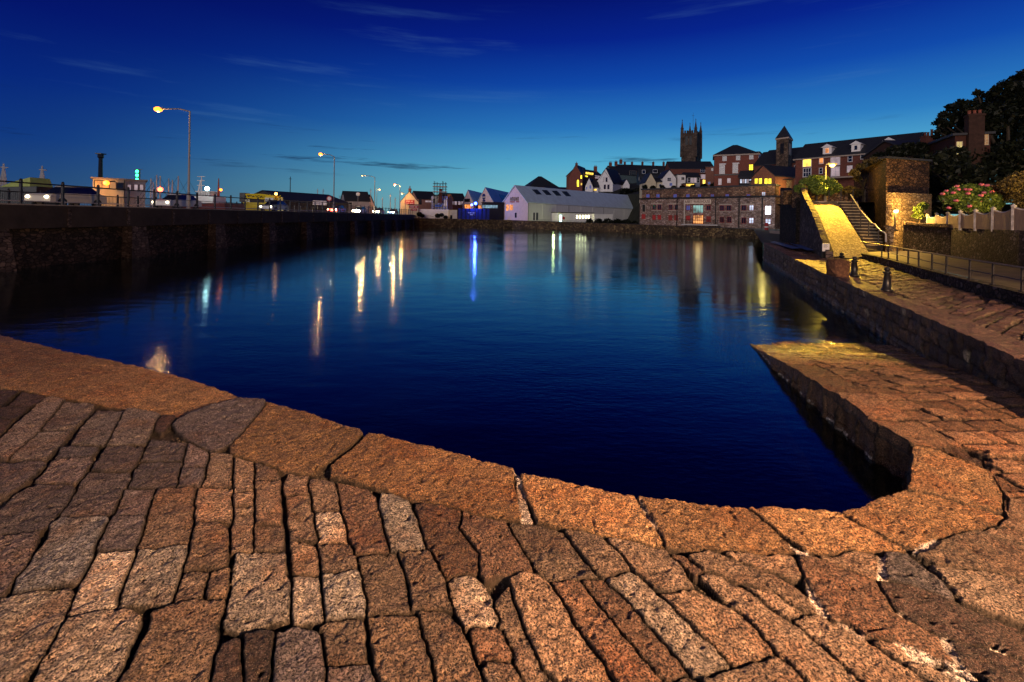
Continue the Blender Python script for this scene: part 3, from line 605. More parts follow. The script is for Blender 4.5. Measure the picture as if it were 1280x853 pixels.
def rail_fence(name, label, X, z, y0, y1, step, balus, m, group):
    t = thing(name, label, 'railing', (X, y0, z), group)
    MB().tube([(X,y0,z+1.18),(X,y1,z+1.18)], .045, 6).build('top_rail', m, t)
    MB().tube([(X,y0,z+.16),(X,y1,z+.16)], .035, 6).build('bottom_rail', pale, t)
    if not balus: MB().tube([(X,y0,z+.66),(X,y1,z+.66)], .02, 6).build('middle_rail', m, t)
    y = y0; k = 0
    while y < y1:
        MB().box(X-.06,X+.06,y-.05,y+.05,z-.02,z+1.3).ball((X,y,z+1.33), .075).build('post', m, t)
        if balus and k < 22:
            b = MB(); q = y+.15
            while q < y+step-.05: b.box(X-.012,X+.012,q-.012,q+.012,z+.16,z+1.15); q += .15
            b.build('baluster_panel', m, t)
        y += step; k += 1
    return t
rail_fence('bridge_railing', 'dark post and rail parapet along the water side of the road bridge', BX-.1, DZ+.13, 18.2, 126, 2.36, False, iron, None)
rail_fence('bridge_railing', 'black railing with close upright bars on the far side of the road bridge', BX-10.6, DZ, 20, 126, 2.36, True, iron, None)
def street_lamp(label, base, headz, armv, m, glow, energy, col, pr=.075, group=None, lampr=.18, cat='street lamp', droop=.0, only_head=False):
    b = Vector(base); t = thing('street_lamp', label, cat, b, group)
    top = Vector((b.x, b.y, headz)); tip = top+Vector(armv)
    MB().lathe(b, [(pr*1.7,0),(pr*1.7,1.2),(pr,1.35),(pr*.7,headz-b.z)], 12).build('post', m, t)
    MB().tube([top-Vector((0,0,.05)), top+Vector((armv[0]*.35, armv[1]*.35, .12+armv[2]*.35)), tip], pr*.6, 8).build('arm', m, t)
    d = Vector((armv[0], armv[1], 0)).normalized()
    h = MB(); a = tip-d*.1; e = tip+d*.65; s = d.cross(Vector((0,0,1)))*.16; up = Vector((0,0,.14))
    h.hexa([a-s*.6, e-s, e+s, a+s*.6, a-s*.4+up, e-s*.7+up*.8, e+s*.7+up*.8, a+s*.4+up]); hd = h.build('lamp_head', m, t)
    c = tip+d*.32
    MB().ball(c-Vector((0,0,.05)), lampr, .7).build('lamp_glass', glow, hd)
    if energy: lamp('lamp_light', c-Vector((0,0,.32)), energy, col, .12, t)
    return t
SOD = (1,.46,.13)
def bl(px, topy, X, label, hx, hy, glow, en, lr=.18):
    p = onX(px, topy, X); hd = P(hx, hy, p.y)
    street_lamp(label, (p.x, p.y, DZ+.13), p.z, (hd.x-p.x+.3, .0, hd.z-p.z+.05), galv, glow, en, SOD, .09, 'street lamps along the bridge road', lr)
bl(237.3, 139, BX-.5, 'tall grey street lamp at the near end of the bridge, nearest to the camera', 198, 137, glow_or, 260, .32)
bl(418, 196, BX-.5, 'tall grey street lamp on the bridge in front of the long dark shed', 401, 193, glow_or, 260, .32)
bl(468.6, 221.8, BX-.5, 'dimly lit street lamp with a long arm between two bright lamps on the bridge', 453, 220, glow_or2, 700, .12)
bl(500, 232, BX-.5, 'bright street lamp at the far end of the bridge before the cafe', 493.5, 231, glow_or, 1300, .3)
p = P(507, 244, 127); q = P(502.6, 242, 127)
street_lamp('small street lamp on the far quay beside the white gabled cafe', (p.x,p.y,2.7), p.z, (q.x-p.x+.3,0,q.z-p.z), galv, glow_or, 900, SOD, .09, 'street lamps along the bridge road', .22)
p = P(471, 248, 140); q = P(470.5, 237, 140)
street_lamp('short lamp with small glowing head behind the dim bridge lamp', (p.x,p.y,2.7), q.z, (.5,0,0), galv, glow_or2, 500, SOD, .07, 'street lamps along the bridge road', .26)
# ------------------------------------------------------------------ cars
def car(label, x, y, rz, z, bodym, glow, kind=0, group='cars on the bridge road'):
    t = thing('car', label, 'car', (0,0,0), group)
    prof = [(-2.1,.35),(-2.1,.75),(-1.95,.88),(-1.0,.95),(1.55,.98),(2.0,.9),(2.08,.6),(2.08,.35)]; cabin = [(-1.0,.93),(-.35,1.42),(1.05,1.45),(1.7,.96)]
    def ext(p, w, w2=None):
        w2 = w2 or w; n = len(p); top = max(q[1] for q in p)
        v = [(a, -(w if b < top-.1 else w2), b) for a, b in p]+[(a, (w if b < top-.1 else w2), b) for a, b in p]
        return MB().add(v, [tuple(range(n)), tuple(range(2*n-1, n-1, -1))]+[(i, n+i, n+(i+1)%n, (i+1)%n) for i in range(n)])
    body = ext(prof, .86).build('body', bodym, t)
    ext(cabin, .80, .62).build('window_glass', glass, t)
    r = MB(); r.hexa([(-.4,-.63,1.42),(1.08,-.63,1.45),(1.08,.63,1.45),(-.4,.63,1.42),(-.3,-.58,1.49),(1.0,-.58,1.5),(1.0,.58,1.5),(-.3,.58,1.49)]); r.build('roof', bodym, t)
    for sx in (-1.3, 1.3):
        for sy in (-.8, .8):
            w_ = MB(); w_.tube([(sx, sy-.1, .32), (sx, sy+.1, .32)], .32, 16); wh = w_.build('wheel', darkpaint, t)
            MB().tube([(sx, sy-.11, .32), (sx, sy+.11, .32)], .18, 12).build('rim', galv, wh)
    for sy in (-.62, .62):
        MB().ball((-2.1, sy, .68), .13, .8).build('headlight', glow, t)
        MB().box(2.06, 2.11, sy-.14, sy+.14, .62, .76).build('tail_light', glow_rd, t)
    t.location = (x, y, z); t.rotation_euler = (0, 0, rz); return t
cw = mat('white_car_paint', (.6,.6,.6), .3, .05, 2, spec=.6); cs = mat('silver_car_paint', (.3,.3,.32), .3, .05, 2, .0, 1, .5); cb = mat('blue_car_paint', (.03,.06,.2), .3, .05, 2, spec=.6); cr = mat('red_car_paint', (.35,.02,.02), .3, .05, 2, spec=.6)
RZ = math.pi/2
for (y, lab, m_) in [(118, 'dark blue car with blazing headlights at the far end of the bridge', cb), (105, 'silver car with blazing headlights, second from the far end of the bridge', cs), (92, 'white car with blazing headlights, third from the far end of the bridge', cw), (80, 'red car with headlights on passing the round road sign', cr)]:
    car(lab, BX-3.6, y, RZ, DZ+.01, m_, glow_hd); lamp('headlight_beam', (BX-3.4, y-2.6, DZ+.7), 900, (1,.85,.5), .2)
car('silver car on the bridge behind the railing between the two tallest lamps', BX-3.6, 59, RZ, DZ+.01, cs, glow_sm)
car('white car on the bridge just past the nearest tall lamp', BX-4.4, 43, RZ, DZ+.01, cw, glow_sm)
car('pale car on the bridge behind the railing below the orange-lit harbour office', BX-4.0, 32, RZ, DZ+.01, mat('cream_car_paint', (.55,.5,.4), .3, .05, 2, spec=.6), glow_sm)
# parked cars on the far quay
for px, Y, lab, m_ in [(532,134,'white car parked at the left end of the far quay behind the white wall',cw),(541,134,'red car parked behind the white wall below the scaffold',cr),(551,134,'blue car parked behind the white wall right of the red car',cb),(560,134,'silver car parked at the right end of the row behind the white wall',cs)]:
    q = P(px, 262, Y); car(lab, q.x, q.y, .1, 2.75, m_, glass, group='cars parked on the far quay')
# ------------------------------------------------------------------ walls with windows: a frame of reference lying on a façade
class Face:
    def __init__(s, ax, ay, YA, bx, by, YB):
        s.a = P(ax, ay, YA); s.b = P(bx, by, YB); d = Vector((s.b.x-s.a.x, s.b.y-s.a.y, 0)); s.L = d.length; s.e = d/s.L
        s.n = Vector((-s.e.y, s.e.x, 0))          # away from the viewer
        if s.n.dot(Vector((s.a.x, s.a.y, 0))) < 0: s.n = -s.n
    def hit(s, px, py):
        r = P(px, py, 1.0)-Vector((0,0,H)); k = (s.a.x*s.n.x+s.a.y*s.n.y)/(r.x*s.n.x+r.y*s.n.y); p = r*k
        return (Vector((p.x, p.y, 0))-Vector((s.a.x, s.a.y, 0))).dot(s.e), H+r.z*k
    def pt(s, u, t, z): q = Vector((s.a.x, s.a.y, 0))+s.e*u+s.n*t; return (q.x, q.y, z)
    def box(s, mb, u0, u1, t0, t1, z0, z1):
        return mb.hexa([s.pt(u0,t0,z0),s.pt(u1,t0,z0),s.pt(u1,t1,z0),s.pt(u0,t1,z0),s.pt(u0,t0,z1),s.pt(u1,t0,z1),s.pt(u1,t1,z1),s.pt(u0,t1,z1)])
def window(fc, parent, x0, y0, x1, y1, pane=None, frame=None, nx=2, ny=2, sill=False, fw=.09, name='window', arch=False):
    pane = pane or glass; frame = frame or trim
    u0, z1 = fc.hit(x0, y0); u1, z0 = fc.hit(x1, y1)
    if z0 > z1: z0, z1 = z1, z0
    m = MB(); fw = min(fw, (u1-u0)*.14)
    fc.box(m,u0-fw,u0,-.06,.02,z0,z1); fc.box(m,u1,u1+fw,-.06,.02,z0,z1); fc.box(m,u0-fw,u1+fw,-.063,.02,z1,z1+fw); fc.box(m,u0-fw*1.3,u1+fw*1.3,-.1,.02,z0-fw,z0)
    for i in range(1, nx): u = u0+(u1-u0)*i/nx; fc.box(m,u-fw*.3,u+fw*.3,-.045,.02,z0,z1)
    for i in range(1, ny): z = z0+(z1-z0)*i/ny; fc.box(m,u0,u1,-.042,.02,z-fw*.3,z+fw*.3)
    fr = m.build(name, frame, parent)
    p = MB()
    if arch:
        r = (u1-u0)/2; pts = [(u0,z0),(u1,z0)]+[(u0+r+r*math.cos(a), z1-r+r*math.sin(a)) for a in np.linspace(0, math.pi, 9)]
        n = len(pts); v = [fc.pt(u,-.02,z) for u, z in pts]+[fc.pt(u,.02,z) for u, z in pts]
        p.add(v, [tuple(range(n)), tuple(range(2*n-1,n-1,-1))]+[(i,(i+1)%n,n+(i+1)%n,n+i) for i in range(n)])
    else: fc.box(p,u0,u1,-.02,.01,z0,z1)
    p.build('pane', pane, fr); return fr
def chimney(mb_parent, c, w, d, h, m, pots=2):
    ch = MB().box(c[0]-w/2,c[0]+w/2,c[1]-d/2,c[1]+d/2,c[2],c[2]+h).box(c[0]-w/2-.08,c[0]+w/2+.08,c[1]-d/2-.08,c[1]+d/2+.08,c[2]+h-.25,c[2]+h-.05).build('chimney', m, mb_parent)
    for i in range(pots):
        x = c[0]+((i+.5)/pots-.5)*w*.8
        MB().lathe((x,c[1],c[2]+h-.02), [(.16,0),(.14,.55),(.18,.58),(.17,.7)], 8).build('chimney_pot', redpaint if False else brick, ch)
    return ch
def house(name, label, ax, ay_eave, YA, bx, YB, basez, depth, roof, ridge, wm, rm, group=None, cat='house', over=.25, eave_dz=0):
    """roof: 'side' = eaves towards the viewer, 'front' = gable towards the viewer, 'hip', 'flat'"""
    fc = Face(ax, ay_eave, YA, bx, ay_eave, YB); ze = fc.a.z+eave_dz; L_ = fc.L
    t = thing(name, label, cat, fc.pt(L_/2, depth/2, basez), group)
    fc.ze = ze; fc.bz = basez
    w_ = MB(); fc.box(w_, 0, L_, 0, depth, basez, ze)
    zr = ze+ridge; o_ = over
    if roof == 'front': w_.add([fc.pt(0,0,ze-.004),fc.pt(L_,0,ze-.004),fc.pt(L_/2,0,zr-.1),fc.pt(0,depth,ze-.004),fc.pt(L_,depth,ze-.004),fc.pt(L_/2,depth,zr-.1)], [(0,1,2),(5,4,3),(0,2,5,3),(1,4,5,2)])
    if roof == 'side': w_.add([fc.pt(0,0,ze-.004),fc.pt(0,depth,ze-.004),fc.pt(0,depth/2,zr-.1),fc.pt(L_,0,ze-.004),fc.pt(L_,depth,ze-.004),fc.pt(L_,depth/2,zr-.1)], [(0,1,2),(5,4,3),(0,2,5,3),(1,4,5,2)])
    w_.build('wall', wm, t)
    r = MB(); th_ = .18
    def slab(p): # 4 points lower->upper
        up = [(x,y,z+th_) for x,y,z in p]; r.hexa(list(p)+up)
    if roof == 'front':
        dz = ridge*o_/(L_/2)
        slab([fc.pt(-o_,-o_,ze-dz),fc.pt(L_/2,-o_,zr),fc.pt(L_/2,depth+o_,zr),fc.pt(-o_,depth+o_,ze-dz)]); slab([fc.pt(L_/2,-o_,zr),fc.pt(L_+o_,-o_,ze-dz),fc.pt(L_+o_,depth+o_,ze-dz),fc.pt(L_/2,depth+o_,zr)])
    elif roof == 'side':
        dz = ridge*o_/(depth/2)
        slab([fc.pt(-o_,-o_,ze-dz),fc.pt(L_+o_,-o_,ze-dz),fc.pt(L_+o_,depth/2,zr),fc.pt(-o_,depth/2,zr)]); slab([fc.pt(-o_,depth/2,zr),fc.pt(L_+o_,depth/2,zr),fc.pt(L_+o_,depth+o_,ze-dz),fc.pt(-o_,depth+o_,ze-dz)])
    elif roof == 'hip':
        k = min(L_, depth)/2*.9
        r.add([fc.pt(-o_,-o_,ze),fc.pt(L_+o_,-o_,ze),fc.pt(L_+o_,depth+o_,ze),fc.pt(-o_,depth+o_,ze),fc.pt(k,depth/2,zr),fc.pt(L_-k,depth/2,zr)], [(0,1,5,4),(1,2,5),(2,3,4,5),(3,0,4),(3,2,1,0)])
    else: fc.box(r, -o_, L_+o_, -o_, depth+o_, ze, ze+.2)
    rf = r.build('roof', rm, t); fc.t = t; fc.roof = rf; fc.depth = depth; fc.zr = zr; return fc
# ------------------------------------------------------------------ harbour beyond the bridge
yard = struct(MB().box(-400, BX-12, 60, 500, -1, 2.6).build('harbour_yard', asphalt))
fc = house('harbour_office', 'low pale harbour office under an orange lamp beyond the bridge', 116, 223.5, 62, 155, 64, 2.6, 9, 'flat', .5, cream, stonetrim, cat='office')
window(fc, fc.t, 146, 229, 154, 236, glass, darkpaint, 1, 1); window(fc, fc.t, 119, 226, 136, 235, lit_o, darkpaint, 2, 1); 
fc2 = house('harbour_annex', 'low flat-roofed annex right of the orange-lit harbour office', 156, 225.5, 64.5, 182, 66, 2.6, 8, 'flat', .5, mat('grey_render', (.42,.40,.42), .8, .15, 1), stonetrim, cat='building')
for x in (159.5, 168, 175): window(fc2, fc2.t, x, 231, x+4, 238, lit_p, darkpaint, 1, 1)
q = P(133, 229, 60.5); t = thing('wall_lamp', 'blazing orange lamp mounted on the harbour office wall', 'lamp', q)
MB().box(q.x-.1,q.x+.1,q.y,q.y+1.3,q.z+.2,q.z+.35).build('bracket', iron, t); MB().ball(q, .34).build('lamp_glass', glow_or, t); lamp('lamp_light', (q.x,q.y-.9,q.z), 600, (1,.42,.10), .2, t)
q = P(126, 192, 90); t = thing('lattice_tower', 'tall dark slim tower behind the harbour office', 'tower', (q.x,q.y,2.6))
MB().lathe((q.x,q.y,2.6), [(.5,0),(.32,q.z-3.6),(.5,q.z-3.4),(.5,q.z-2.7)], 8).build('shaft', darkpaint, t)
MB().box(q.x-.6,q.x+.6,q.y-.6,q.y+.6,q.z-.18,q.z).build('platform', darkpaint, t)
q = P(175, 212, 75); t = thing('signal_mast', 'signal mast with three green lights stacked on it behind the harbour office', 'signal light', (q.x,q.y,2.6))
MB().tube([(q.x,q.y,2.6),(q.x,q.y,q.z)], .06).tube([(q.x-1,q.y,q.z),(q.x+.3,q.y,q.z)], .04).build('mast', galv, t)
for y_ in (214.5, 219.3, 224.6):
    g = P(172.3, y_, 74.8); MB().box(g.x-.3,g.x+.3,g.y-.1,g.y+.1,g.z-.3,g.z+.3).build('lamp_housing', darkpaint, t); MB().ball((g.x,g.y-.15,g.z), .22).build('green_lamp', glow_gr, t)
lamp('lamp_light', P(172.3,219,74), 30, (.05,1,.3), .2, t)
def sailboat(label, px, top, Y, big=1.0, red=False):
    q = P(px, top, Y); t = thing('sailing_boat', label, 'boat', (q.x,q.y,0), 'sailing boats moored beyond the bridge')
    n = 10; hull = MB(); Lh = 8*big
    secs = [(-1,.55,.1),(-.6,.95,0),(0,1.1,0),(.6,.8,.1),(1,.05,.35)]
    v = []
    for a, w_, up in secs: v += [(q.x+a*Lh/2,q.y-w_*big,1.0+up),(q.x+a*Lh/2,q.y-w_*.6*big,.1),(q.x+a*Lh/2,q.y,-.3),(q.x+a*Lh/2,q.y+w_*.6*big,.1),(q.x+a*Lh/2,q.y+w_*big,1.0+up)]
    f = [(i*5+k,(i+1)*5+k,(i+1)*5+k+1,i*5+k+1) for i in range(4) for k in range(4)]+[(i*5,i*5+4,(i+1)*5+4,(i+1)*5) for i in range(4)]+[(0,1,2,3,4),(24,23,22,21,20)]
    hull.add(v, f).build('hull', white, t)
    MB().hexa([(q.x-1.6,q.y-.7,1.0),(q.x+1.6,q.y-.6,1.0),(q.x+1.6,q.y+.6,1.0),(q.x-1.6,q.y+.7,1.0),(q.x-1.4,q.y-.6,1.6),(q.x+.9,q.y-.45,1.55),(q.x+.9,q.y+.45,1.55),(q.x-1.4,q.y+.6,1.6)]).build('cabin', white, t)
    MB().tube([(q.x+.4,q.y,1),(q.x+.4,q.y,q.z)], .11, 6, .06).build('mast', pale, t)
    MB().tube([(q.x+.4,q.y,2.1),(q.x-Lh*.42,q.y,2.2)], .06, 6).build('boom', pale, t)
    MB().tube([(q.x+.4,q.y,q.z),(q.x-Lh*.48,q.y,1.1)], .018, 4).tube([(q.x+.4,q.y,q.z*.97),(q.x+Lh*.49,q.y,1.3)], .018, 4).build('rigging', iron, t)
    if red: MB().ball((q.x+.4,q.y,P(px,237,Y).z), .28).build('red_light', glow_rd, t)
# the marina basin lies between bridge and yard for these boats
for (px, top, Y, lab) in [(185,223.5,58,'tallest thin mast directly right of the harbour annex'),(187.6,228,56,'short mast close right of the tallest thin one'),(192,219,57,'white mast second from the harbour annex, taller than its neighbours'),(196.3,220,55,'pale boat mast left of the small red light'),(207,223.5,57,'pale double mast right of the small red light'),(211.5,225,55,'short mast between two taller ones behind the bridge rail'),(219,220,58,'lone tall pale mast left of the nearest tall street lamp'),(232.5,224,58,'mast just left of the nearest tall lamp post')]:
    sailboat('sailing boat with '+lab, px, top, Y, 1, px == 196.3)
# work ship with white superstructure
def ship():
    Y = 54.5; q = P(262, 243, Y); t = thing('work_ship', 'white superstructured work ship with a blazing white deck lamp', 'ship', (q.x, q.y, 0))
    k = Y/F
    MB().hexa([(q.x-5,q.y-2,-.5),(q.x+4,q.y-1.6,-.5),(q.x+4,q.y+1.6,-.5),(q.x-5,q.y+2,-.5),(q.x-4.4,q.y-2.3,4.2),(q.x+3,q.y-2,4.5),(q.x+3,q.y+2,4.5),(q.x-4.4,q.y+2.3,4.2)]).build('hull', mat('dull_red_hull', (.12,.02,.02), .6, .3, 2), t)
    wh_ = MB().box(q.x-1.0,q.x+1.2,q.y-1.2,q.y+1.2,4.5,5.25).box(q.x-.7,q.x+.6,q.y-1.0,q.y+1.0,5.25,5.8).box(q.x-.9,q.x+.8,q.y-1.2,q.y+1.2,5.8,5.88).build('wheelhouse', white, t)
    for i_ in range(4): MB().box(q.x-.6+i_*.3,q.x-.38+i_*.3,q.y-1.04,q.y-.99,5.4,5.7).build('wheelhouse_window', glass, wh_)
    mb_ = MB(); x = P(255,0,Y).x; mb_.tube([(x,q.y,4.5),(x,q.y,P(0,218,Y).z)], .09, 6, .05).tube([(x-.6,q.y,4.5),(x-.1,q.y,P(0,222,Y).z)], .12, 6, .05)
    for zz in (232, 226, 221): z_ = P(255,zz,Y).z; mb_.tube([(x-.5,q.y,z_),(x+.4,q.y,z_)], .04, 5)
    mb_.build('radar_mast', white, t)
    MB().box(q.x-4.2,q.x-2.2,q.y-1.2,q.y+1.2,4.4,5.4).build('deck_house', mat('dark_red_paint', (.14,.02,.02), .6, .2, 3), t)
    g = P(259, 236, Y-2.4); MB().ball(g, .24).build('deck_lamp', glow_wh, t); pass
    x = P(276.5,0,Y).x; MB().tube([(x,q.y,4.5),(x,q.y,P(0,219.5,Y).z)], .16, 6, .05).build('foremast', mat('rust_red_paint', (.3,.06,.03), .6, .2, 3), t)
    g = P(276, 237.5, Y-.4); MB().ball(g, .16).build('mast_lamp', glow_or, t)
ship()
for px, top, lab in [(4.5, 207, 'white A-shaped gantry frame at the left edge beyond the bridge railing'), (52.8, 210, 'white A-shaped gantry frame left of the yellow-green workboat')]:
    q = P(px, top, 50); t = thing('gantry_frame', lab, 'gantry', (q.x,q.y,2), 'gantry frames beyond the bridge')
    MB().tube([(q.x-1.0,q.y,2),(q.x,q.y,q.z)], .13, 6, .08).tube([(q.x+1.0,q.y,2),(q.x,q.y,q.z)], .13, 6, .08).tube([(q.x,q.y,2.2),(q.x,q.y,q.z+.2)], .2, 6, .08).build('legs', pale, t)
    MB().tube([(q.x-.55,q.y,5.4),(q.x+.55,q.y,5.4)], .06, 6).tube([(q.x-.3,q.y,q.z-.2),(q.x+.45,q.y,q.z-.25)], .07, 6).build('crossbar', pale, t)
q = P(37, 229, 48); t = thing('workboat', 'yellow-green workboat roof right of the left gantry frames', 'boat', (q.x,q.y,0))
MB().hexa([(q.x-2.4,q.y-1.2,0),(q.x+1.8,q.y-1.2,0),(q.x+1.8,q.y+1.2,0),(q.x-2.4,q.y+1.2,0),(q.x-2.8,q.y-1.4,5.6),(q.x+2.2,q.y-1.4,5.8),(q.x+2.2,q.y+1.4,5.8),(q.x-2.8,q.y+1.4,5.6)]).build('hull', darkpaint, t)
MB().hexa([(q.x-1.8,q.y-1.2,5.7),(q.x+1.3,q.y-1.2,5.8),(q.x+1.3,q.y+1.2,5.8),(q.x-1.8,q.y+1.2,5.7),(q.x-.6,q.y-1,6.3),(q.x+1.1,q.y-1,6.75),(q.x+1.1,q.y+1,6.75),(q.x-.6,q.y+1,6.3)]).build('cabin', mat('green_paint', (.35,.42,.08), .5, .2, 2), t)
# yellow crane lying on trestles
def crane():
    Y = 66; a = P(305, 247, Y); b = P(350, 250, Y); t = thing('mobile_crane', 'bright yellow mobile crane with its lattice boom folded flat', 'crane', (a.x, Y, 2.6))
    top1 = P(308, 243.5, Y); top2 = P(350, 247.5, Y)
    m = MB()
    def bar(p, q, r=.12): m.tube([p, q], r, 6)
    for s in (-.45, .45):
        o_ = Vector((0, s, 0)); bar(top1+o_, P(328,243.6,Y)+o_); bar(P(328,243.6,Y)+o_, top2+o_); bar(a+o_, P(350,250.3,Y)+o_)
        xs = np.linspace(309, 349, 9)
        for i in range(8): bar(P(xs[i], (247.4 if i%2 else 243.8), Y)+o_, P(xs[i+1], (244.6 if i%2 else 249), Y)+o_, .07)
    m.build('boom', yellowp, t)
    MB().box(b.x-4.6,b.x-.2,Y-1.3,Y+1.3,3.2,4.9).box(b.x-1.6,b.x-.2,Y-1.2,Y+1.2,4.9,5.8).build('body', yellowp, t)
    MB().box(b.x-1.5,b.x-.3,Y-1.25,Y-1.18,5.0,5.6).build('cab_window', glass, t)
    MB().box(a.x-.3,a.x+.5,Y-.6,Y+.6,5.0,6.3).build('boom_head', darkpaint, t)
    for i in range(4): MB().tube([(b.x-4.2+i*1.2,Y-1.35,3.1),(b.x-4.2+i*1.2,Y-1.0,3.1)], .5, 14).build('wheel', darkpaint, t)
    g = P(345, 242.5, Y-1); MB().ball(g, .2).build('work_lamp', glow_or2, t)
    MB().tube([(g.x,g.y,5.5), g], .05).build('lamp_pole', iron, t)
crane()
# long dark shed beyond the bridge
fs = Face(357, 256, 96, 441, 256, 118)
fc = house('dock_shed', 'long dark dock shed with a low pitched roof beyond the bridge', 357, 251, 100, 436, 118, 2.6, 14, 'side', 2.2, mat('dark_timber_cladding', (.05,.04,.035), .8, .3, 2), slate, cat='shed')
window(fc, fc.t, 391, 251, 408, 256.5, lit_p, galv, 4, 1, name='loading_door')
fc = house('dock_cottage', 'pale low shed joined to the right end of the long dark dock shed', 432, 251, 121, 462, 124, 2.6, 8, 'side', 2.6, mat('greyish_render', (.4,.36,.36), .8, .15, 1), slate, cat='shed')
window(fc, fc.t, 436, 253, 440, 256, glass, trim, 1, 1)
q = P(447.5, 243, 121.5); t = thing('satellite_dome', 'small white round dome on a mast above the low shed roof', 'dome', (q.x,q.y,5)); MB().ball(q, .55).build('dome', white, t); MB().tube([(q.x,q.y,4),(q.x,q.y,q.z)], .08).build('mast', galv, t)
fc = house('boathouse', 'small pink-white gabled boathouse behind the far bridge headlights', 456, 259, 127, 469, 130, 2.6, 8, 'front', 3.4, pinkish, slate, cat='boathouse')
window(fc, fc.t, 460, 256.5, 464, 260, glass, trim)
# road sign on the bridge
q = onX(411.7, 248.5, BX-1.0); t = thing('road_sign', 'round white road sign with a red ring on a grey pole by the bridge lamp', 'road sign', (q.x,q.y,DZ+.13))
MB().tube([(q.x,q.y,DZ+.1),(q.x,q.y,q.z)], .045).build('pole', galv, t); MB().tube([(q.x,q.y-.04,q.z),(q.x,q.y-.01,q.z)], .42, 20).build('red_ring', redpaint, t); MB().tube([(q.x,q.y-.06,q.z),(q.x,q.y-.02,q.z)], .28, 20).build('face', white, t)
q = onX(450, 248, BX-9.5); 
for i, (px, top) in enumerate([(363,221),(397,236.3),(404,236.3),(463.5,236),(488,242.5),(494,247),(512,248),(425,262-18),(478,247)]):
    Yq = 118+i*3; q = P(px, top, Yq); t = thing('mooring_mast', ['thin dark radio mast above the left end of the long dark shed','short pale mast above the middle of the dark shed','short pale mast close right of its twin above the dark shed','pale mast with a broad foot left of the far bridge lamp','tall pale mast between the two farthest lamps','short mast left of the cafe','short mast just above the cafe sign','slim mast behind the right end of the dark shed roof','slim mast beside the far headlights'][i], 'mast', (q.x,q.y,2.6), 'slim masts beyond the bridge')
    MB().tube([(q.x,q.y,2.6),(q.x,q.y,q.z)], .14, 6, .08).build('pole', pale if i else iron, t); MB().tube([(q.x-.4,q.y,q.z-.6),(q.x+.4,q.y,q.z-.6)], .05, 5).build('crosstree', pale if i else iron, t)
# ------------------------------------------------------------------ the far quay, left to right
def blocks(fc, parent, x0, y0, x1, y1, m, n, name='lettering', t=-.09):
    """illegible writing: a row of small separate letter strokes"""
    u0, z1 = fc.hit(x0, y0); u1, z0 = fc.hit(x1, y1); mb_ = MB(); w_ = (u1-u0)/n
    for i in range(n):
        if i % 7 == 5: continue
        a = u0+i*w_+w_*.12; b = a+w_*.68; k = i % 3
        fc.box(mb_, a, a+w_*.2, t, t+.03, z0, z1); fc.box(mb_, b-w_*.2, b, t, t+.03, z0, z1)
        zz = z0+(z1-z0)*(.4 if k == 0 else .8 if k == 1 else 0); fc.box(mb_, a+w_*.2, b-w_*.2, t, t+.03, zz, zz+(z1-z0)*.2)
    return mb_.build(name, m, parent)
def panel(fc, parent, x0, y0, x1, y1, m, name, t=-.06, th=.05):
    u0, z1 = fc.hit(x0, y0); u1, z0 = fc.hit(x1, y1); mb_ = MB(); fc.box(mb_, u0, u1, t, t+th, z0, z1); return mb_.build(name, m, parent)
fc = house('cafe', 'cream gabled cafe with two dark red signs at the end of the bridge', 500.5, 252.5, 130, 523, 131, 2.6, 9, 'front', 3.0, cream, slate, cat='cafe', over=.1)
s1 = panel(fc, fc.t, 506, 250, 518, 255.8, redpaint, 'sign_board'); blocks(fc, s1, 507.5, 251, 516.5, 252.6, trim, 9); blocks(fc, s1, 507, 253.6, 517, 255, trim, 11)
u, z_ = fc.hit(512, 247.5); chimney(fc.roof, fc.pt(u, 2.5, fc.zr-1.0), .7, .7, 2.0, brick, 1)
fc = house('cafe_extension', 'small flat-roofed front extension of the cafe with a lower red sign', 511, 256.5, 127.6, 523, 128.6, 2.6, 2, 'flat', .3, cream, slate, cat='kiosk', over=.05)
s1 = panel(fc, fc.t, 511.5, 257.4, 522.8, 260.4, redpaint, 'sign_board'); blocks(fc, s1, 512.5, 258, 521.5, 259.8, trim, 9)
s1 = panel(fc, fc.t, 514, 261, 521, 264, redpaint, 'sign_board'); blocks(fc, s1, 515, 261.8, 520, 263.4, trim, 4)
fc = house('terrace_house', 'long brick house with a steep black roof between the cafe and the scaffold', 522, 248.5, 150, 545, 153, 2.6, 9, 'side', 2.6, mat('pink_brick', (.40,.20,.15), .85, .2, 3), slate)
window(fc, fc.t, 524, 249.5, 526.5, 255.5, glass, darkpaint, 1, 2); window(fc, fc.t, 532, 251, 539, 253, lit_p, trim, 3, 1)
fc = house('dark_terrace', 'long low black-roofed terrace right of the scaffold tower', 553, 250.5, 155, 582, 158, 2.6, 9, 'side', 2.6, brick_dk, slate)
for x in (564, 568.5, 573, 577): window(fc, fc.t, x, 252, x+2.4, 256, lit_p, trim, 1, 1)
